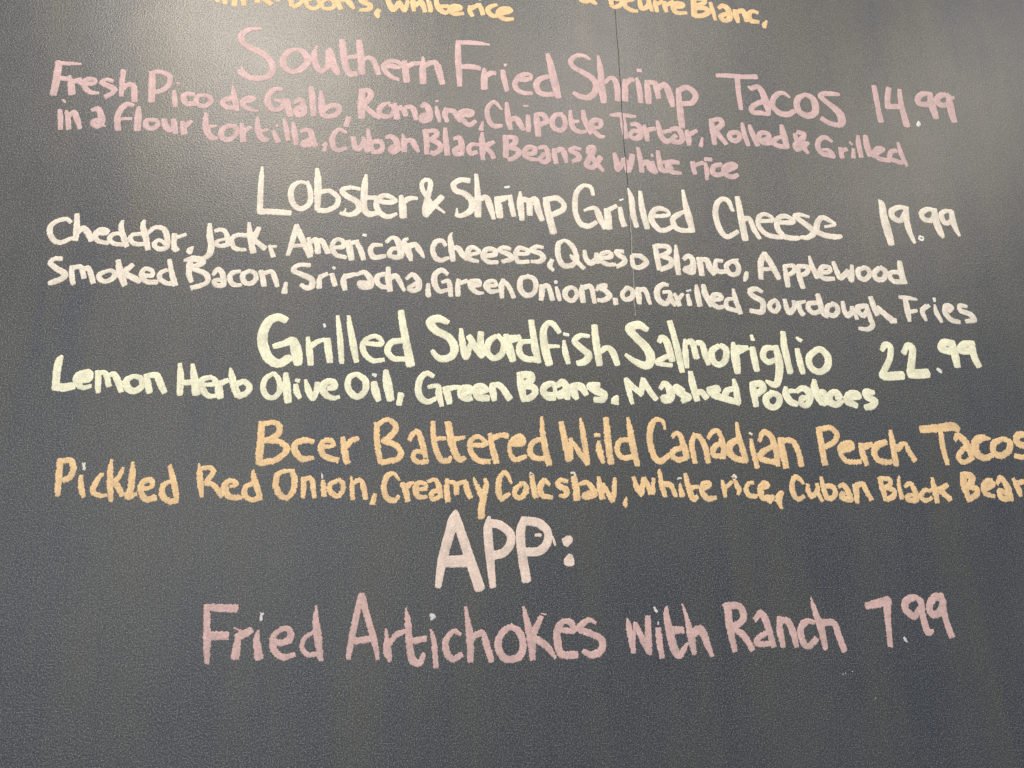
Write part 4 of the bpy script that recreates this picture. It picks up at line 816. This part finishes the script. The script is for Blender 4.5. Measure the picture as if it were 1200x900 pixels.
('description', 'orange', 'orange line from Pickled Red Onion to Cuban Black Beans', """
P -3932 -1080 58 -3916 -1260 69 -3904 -1460 54/-3924 -1088 61 -3814 -1088 61 -3780 -1182 67 -3805 -1275 66 -3860 -1298 57
i -3690 -1260 42 -3676 -1369 60 -3640 -1477 51/-3678 -1119 24 -3667 -1182 27/-3693 -1119 15 -3660 -1142 21
c -3465 -1237 36 -3499 -1260 49 -3539 -1353 60 -3544 -1431 60 -3474 -1470 51 -3400 -1470 39
k -3395 -1079 28 -3394 -1213 61 -3375 -1369 67 -3350 -1524 48/-3266 -1166 34 -3292 -1260 55 -3322 -1323 61 -3240 -1463 60
l -3168 -1102 31 -3160 -1245 67 -3160 -1386 70 -3179 -1479 76 -3100 -1456 46
e -3039 -1402 46 -2938 -1371 46 -2961 -1300 61 -3033 -1323 67 -3054 -1401 67 -2998 -1511 67 -2896 -1496 67
d -2773 -1150 43 -2731 -1277 65 -2687 -1418 67 -2669 -1528 52/-2749 -1316 52 -2820 -1355 58 -2824 -1465 67 -2743 -1535 61 -2669 -1528 61
R -2465 -1118 25 -2443 -1277 68 -2403 -1482 43/-2445 -1174 44 -2339 -1166 53 -2304 -1214 56 -2371 -1325 62/-2370 -1341 53 -2292 -1357 56 -2191 -1475 56
e -2108 -1373 31 -2048 -1357 47 -2074 -1317 53 -2143 -1317 56 -2168 -1389 78 -2115 -1483 68 -1992 -1500 56
d -1882 -1206 44 -1843 -1326 63 -1786 -1485 62/-1865 -1342 56 -1940 -1373 59 -1948 -1468 65 -1867 -1524 53 -1777 -1501 62
O -1432 -1198 38 -1533 -1206 48 -1608 -1246 63 -1616 -1374 69 -1563 -1470 69 -1484 -1502 60 -1420 -1407 63 -1419 -1278 70 -1455 -1198 54
n -1325 -1279 48 -1312 -1375 60 -1314 -1495 50/-1309 -1295 48 -1230 -1295 54 -1189 -1487 57
i -1103 -1319 45 -1091 -1408 60 -1080 -1472 63/-1115 -1230 19 -1113 -1279 22
o -915 -1303 42 -1008 -1344 57 -1020 -1424 60 -938 -1488 57 -878 -1425 54 -881 -1344 54 -930 -1303 45
n -789 -1263 23 -777 -1377 54 -764 -1521 51/-770 -1344 42 -692 -1304 51 -650 -1377 61 -621 -1514 54
, -519 -1474 42 -540 -1570 64
C -251 -1305 29 -309 -1231 46 -389 -1264 62 -418 -1394 61 -383 -1507 67 -302 -1540 58 -247 -1491 42
r -210 -1346 58 -167 -1443 71 -150 -1540 58/-169 -1378 71 -89 -1338 42
e -31 -1411 42 50 -1403 49 50 -1346 42 -32 -1346 62 -63 -1411 65 -30 -1492 61 68 -1501 42
a 82 -1322 39 163 -1305 49 205 -1379 65 230 -1494 55/213 -1428 59 132 -1444 59 133 -1526 55 230 -1494 49
m 302 -1306 49 295 -1412 65 311 -1543 65/311 -1330 46 393 -1347 56 409 -1462 62/425 -1355 56 508 -1331 56 532 -1429 72 565 -1503 59
y 607 -1281 26 648 -1380 53 705 -1496 72/739 -1298 36 755 -1364 60 721 -1512 72 695 -1642 82 695 -1731 78
C 1047 -1348 27 1007 -1249 47 965 -1215 47 906 -1298 67 896 -1431 73 927 -1521 66 1020 -1472 46
o 1172 -1349 50 1096 -1415 60 1086 -1481 63 1152 -1514 60 1221 -1432 67 1206 -1357 57 1156 -1349 50
l 1292 -1266 60 1306 -1382 67 1328 -1507 60/1276 -1229 27 1313 -1235 20
e 1500 -1366 40 1434 -1316 64 1390 -1383 67 1404 -1482 67 1521 -1516 50
s 1706 -1325 47 1630 -1308 54 1602 -1366 67 1693 -1425 74 1682 -1492 60 1615 -1491 40
l 1792 -1283 78 1814 -1384 81 1817 -1525 84/1769 -1224 20 1803 -1224 27 1802 -1258 17
a 1867 -1350 44 1953 -1342 58 2018 -1418 68 2031 -1485 68 1928 -1509 67 1912 -1484 67 1999 -1451 51
w 2093 -1283 41 2104 -1401 82 2124 -1518 74/2140 -1368 61 2187 -1452 58 2242 -1552 58/2282 -1292 41 2274 -1435 58 2251 -1552 47
, 2416 -1520 27 2395 -1586 58 2404 -1636 20
w 2517 -1284 52 2553 -1403 69 2601 -1479 65/2639 -1301 62 2601 -1470 62/2647 -1301 69 2694 -1386 58 2715 -1462 69/2761 -1301 45 2741 -1471 58
h 2839 -1190 35 2854 -1353 66 2887 -1497 58/2897 -1361 69 2967 -1370 62 3019 -1497 55
i 3083 -1353 31 3098 -1489 76/3061 -1293 21 3106 -1285 24
t 3163 -1242 45 3179 -1370 66 3228 -1524 79 3281 -1515 66/3220 -1405 59 3310 -1388 45
e 3369 -1422 52 3454 -1371 56 3422 -1337 52 3365 -1371 63 3356 -1473 69 3422 -1533 76 3511 -1525 52
r 3620 -1320 35 3630 -1406 67 3637 -1508 45/3667 -1389 46 3735 -1337 46
i 3774 -1312 42 3816 -1424 70 3801 -1483 35/3750 -1277 25 3779 -1255 28 3800 -1282 21
c 4005 -1347 42 3950 -1355 49 3906 -1424 56 3943 -1501 63 4032 -1510 53
e 4089 -1407 78 4174 -1373 85 4141 -1347 53 4082 -1390 53/4087 -1424 78 4112 -1528 77 4230 -1520 60 4187 -1579 53
, 4354 -1468 64 4309 -1546 88 4332 -1657 35
C 4652 -1357 36 4570 -1278 68 4507 -1339 64 4501 -1460 75 4555 -1547 60 4632 -1513 50
u 4705 -1374 43 4703 -1461 61 4742 -1513 64 4816 -1444 64 4826 -1366 50/4813 -1461 61 4864 -1566 46
b 4892 -1287 47 4904 -1410 68 4925 -1523 64/4943 -1392 61 5017 -1393 65 5053 -1471 65 4997 -1540 61 4924 -1531 61
a 5110 -1393 47 5169 -1375 61 5215 -1446 72 5236 -1550 72 5129 -1524 79 5154 -1480 72
n 5309 -1376 44 5324 -1463 79 5315 -1585 57/5336 -1385 73 5423 -1367 65 5458 -1446 73 5507 -1551 61
B 5660 -1297 66 5677 -1430 73 5703 -1561 65/5670 -1297 62 5782 -1306 62 5791 -1368 62 5708 -1412 66/5727 -1412 55 5825 -1448 62 5804 -1518 69 5723 -1552 69
l 5926 -1262 22 5903 -1377 51 5915 -1536 62
a 5976 -1395 40 6059 -1360 59 6101 -1449 73 6111 -1554 73 6005 -1563 62 5984 -1519 55 6093 -1493 44
c 6311 -1449 52 6235 -1449 63 6174 -1519 62 6232 -1572 59 6314 -1538 51
k 6367 -1298 45 6372 -1432 81 6381 -1591 62/6555 -1379 52 6426 -1450 85/6446 -1450 81 6561 -1556 70
B 6795 -1245 83 6785 -1397 93 6818 -1575 67/6814 -1245 83 6907 -1272 90 6892 -1344 82 6801 -1415 75/6823 -1397 75 6935 -1425 82 6942 -1487 74 6831 -1558 70
e 7070 -1434 56 7179 -1380 68 7151 -1326 75 7061 -1380 83 7059 -1488 75 7169 -1524 49
a 7242 -1363 49 7306 -1291 68 7372 -1399 90 7397 -1560 82/7353 -1489 64 7262 -1453 64 7263 -1542 75 7397 -1560 64
n 7480 -1309 57 7523 -1435 83 7535 -1516 56/7540 -1354 64 7622 -1345 61 7669 -1400 64 7675 -1508 57"""),
('heading', 'blush', 'large blush pink heading reading APP:', """
A 401 -1656 23 377 -1753 113 321 -1944 112 251 -2209 104 205 -2486 71/401 -1673 49 434 -1817 97 522 -2088 108 665 -2510 119/283 -2225 126 554 -2222 136
P 785 -1732 36 767 -1868 97 788 -2186 96 817 -2497 72/768 -1804 97 898 -1821 97 1020 -1919 97 1026 -2031 97 943 -2133 96 829 -2163 96
P 1188 -1759 82 1144 -1904 104 1155 -2143 106 1197 -2434 105/1196 -1776 98 1361 -1809 102 1458 -1907 95 1446 -2036 98 1352 -2122 100 1221 -2128 97/1316 -1941 33 1374 -1942 36/1514 -1972 33 1544 -2061 20
: 1646 -2014 65 1705 -1998 92 1669 -2054 59/1714 -2183 65 1679 -2246 91 1728 -2246 91"""),
('heading', 'rose', 'rose pink heading reading Fried Artichokes with Ranch', """
F -2249 -2654 64 -2235 -2821 69 -2216 -3036 75 -2200 -3226 43/-2256 -2661 64 -2109 -2672 82 -1954 -2682 88/-2202 -2951 81 -2028 -2955 87
r -1886 -2901 29 -1907 -3015 72 -1917 -3171 86/-1910 -2972 81 -1783 -2911 73/-1954 -2878 12 -1901 -2901 15
i -1703 -2913 29 -1710 -3020 73 -1677 -3178 92/-1675 -2739 32 -1685 -2805 26
e -1557 -2996 35 -1466 -3041 64 -1365 -3001 73 -1378 -2914 59 -1460 -2904 59 -1544 -2982 58 -1528 -3111 67 -1428 -3185 67 -1319 -3167 49
d -1107 -2671 21 -1107 -2818 65 -1076 -2994 85 -1035 -3225 52/-1131 -2942 38 -1217 -3005 50 -1235 -3091 50 -1179 -3164 52 -1075 -3167 50
A -633 -2561 61 -672 -2754 66 -716 -3003 68 -745 -3212 50/-625 -2576 76 -564 -2786 66 -480 -3038 68 -437 -3228 44/-692 -3047 68 -511 -3023 68
r -354 -2932 21 -343 -3056 60 -333 -3159 89 -300 -3261 30/-312 -3086 45 -253 -3000 60 -162 -2958 51
t -143 -2721 21 -120 -2871 67 -98 -3092 75 -65 -3253 83 12 -3284 68 57 -3199 51/-68 -3064 69 70 -3038 60
i 131 -2951 21 163 -3070 57 189 -3333 57/122 -2794 27 169 -2810 31 130 -2839 21
c 450 -3003 40 380 -2972 52 302 -3044 67 295 -3161 75 365 -3258 69 458 -3217 60
h 513 -2720 28 536 -2886 61 559 -3036 85 566 -3279 63/583 -3036 76 693 -2995 61 739 -3115 76 792 -3285 61
o 1026 -2928 53 914 -3000 74 865 -3133 76 926 -3253 79 1020 -3277 73 1123 -3229 79 1142 -3096 77 1089 -2975 74 1010 -2943 62
k 1161 -2734 34 1195 -2887 68 1237 -3098 92 1249 -3277 67/1356 -2845 53 1263 -3009 84/1278 -3069 77 1403 -3147 77 1503 -3276 37/1357 -2807 13 1414 -2816 9
e 1537 -2978 62 1714 -2998 63 1693 -2914 72 1613 -2897 63 1538 -2971 78 1533 -3106 84 1576 -3241 80 1736 -3253 83
s 1978 -2920 35 1898 -2888 57 1798 -2947 69 1796 -2992 69 1956 -3049 72 2042 -3119 78 2012 -3224 81 1913 -3258 81 1826 -3219 53
w 2346 -2883 26 2360 -3006 73 2394 -3242 56/2430 -2931 38 2386 -3242 47/2438 -2947 48 2509 -3116 73 2575 -3247 63/2583 -2881 70 2577 -3088 79 2574 -3254 63
i 2699 -3007 64 2702 -3152 73 2719 -3304 57/2666 -2774 26 2688 -2813 29/2697 -2930 13 2703 -2953 16
t 2822 -2754 13 2803 -2847 64 2824 -3017 90 2867 -3217 95 2928 -3287 79 3030 -3161 32/2865 -3018 90 2974 -3021 74
h 3002 -2742 20 3049 -2930 55 3077 -3101 90 3095 -3277 54/3097 -3055 96 3201 -3027 97 3256 -3167 80 3302 -3305 48
R 3481 -2760 23 3538 -2785 82 3544 -2989 88 3577 -3252 71/3531 -2769 82 3669 -2772 82 3721 -2852 82 3704 -2930 75 3594 -3005 78/3607 -3037 65 3703 -3101 78 3790 -3250 65
a 3859 -2926 59 3936 -2857 73 3993 -2968 82 4050 -3219 65/3980 -3077 59 3871 -3136 65 3864 -3198 62 4054 -3188 59
n 4155 -2917 66 4146 -3066 82 4162 -3222 62/4161 -2941 66 4254 -2958 76 4306 -3101 82 4326 -3226 59
c 4576 -2974 50 4481 -2964 73 4401 -3041 79 4403 -3166 79 4463 -3238 75 4577 -3163 66
h 4572 -2695 17 4601 -2855 67 4648 -3031 90 4677 -3267 59/4672 -2984 83 4812 -2987 73 4850 -3099 80 4902 -3288 73"""),
('price', 'rose', 'rose pink price 7.99', """
7 5258 -2805 78 5379 -2784 95 5537 -2755 103/5515 -2778 103 5497 -3004 78 5484 -3249 67
. 5667 -3175 30 5696 -3216 27
9 5964 -2771 69 5881 -2721 69 5763 -2767 93 5746 -2864 86 5844 -2931 85 5922 -2852 69/5954 -2771 86 5950 -2950 79 5977 -3111 85 6050 -3105 44
9 6230 -2728 104 6137 -2726 87 6056 -2822 86 6067 -2912 86 6160 -2906 86 6239 -2777 52/6233 -2761 87 6233 -2956 79 6277 -3167 85"""),
]

RAG = {'pink': 1.1, 'cream': 1.1, 'lemon': 1.0, 'orange': 2.0, 'yellow': 0.9, 'blush': 0.9, 'rose': 1.8}
for li, (kind, colour, label, data) in enumerate(LINES):
    rng = random.Random(li * 17 + 3)
    letters = []
    for row in data.strip().split('\n'):
        ch, rest = row[0], row[1:]
        st = []
        for s in rest.split('/'):
            v = [int(a) / 10 for a in s.split()]
            st.append([tuple(v[i:i + 3]) for i in range(0, len(v), 3)])
        letters.append((ch, st))
    allp = np.array([p for _, st in letters for s in st for p in s])
    ploc = (float(allp[:, 0].mean()) / 1000, 0.0, Z0 + float(allp[:, 1].min()) / 1000)
    e = bpy.data.objects.new({'heading': 'heading_line', 'price': 'price', 'description': 'description_line'}[kind], None)
    C.objects.link(e)
    e.parent = board
    e.location = ploc
    e['label'] = label
    for ch, st in letters:
        nm = {',': 'comma', '&': 'ampersand', ':': 'colon', '.': 'decimal_point'}.get(ch) or \
             {'heading': 'heading_letter', 'price': 'digit', 'description': 'small_letter'}[kind]
        A = [p for s in st for p in s]
        xs = [p[0] for p in A]; zl = [p[1] for p in A]
        sx = seam_x(sum(zl) / len(zl))
        cut = colour == 'pink' and min(xs) - 5 < sx < max(xs) + 5
        mat = PAINT[colour]
        glyph(nm, st, mat, e, ploc, rng, RAG[colour], cut, ch == '.' or (ch in 'il' and colour != 'pink'))

# flecks of dried paint splashed on the board
rs = random.Random(12)
spots = [(488.4, -354.2, 0.9), (485.2, -355.0, 0.8), (497.1, -352.6, 0.9), (541.8, -350.2, 0.7), (520.9, -381.8, 0.8), (523.7, -370.9, 0.5)]
for (x, z, r) in spots:
    n = 7
    vs = [(0, -0.0004, 0)]
    for k in range(n):
        a = k / n * 6.283
        q = r * (0.6 + 0.6 * rs.random()) / 1000
        vs.append((math.cos(a) * q, -0.00003, math.sin(a) * q * 0.8))
    fs = [(0, 1 + (k + 1) % n, 1 + k) for k in range(n)]
    new_mesh('paint_speck', vs, fs, PAINT['cream'], board, (x / 1000, -0.00012, Z0 + z / 1000))
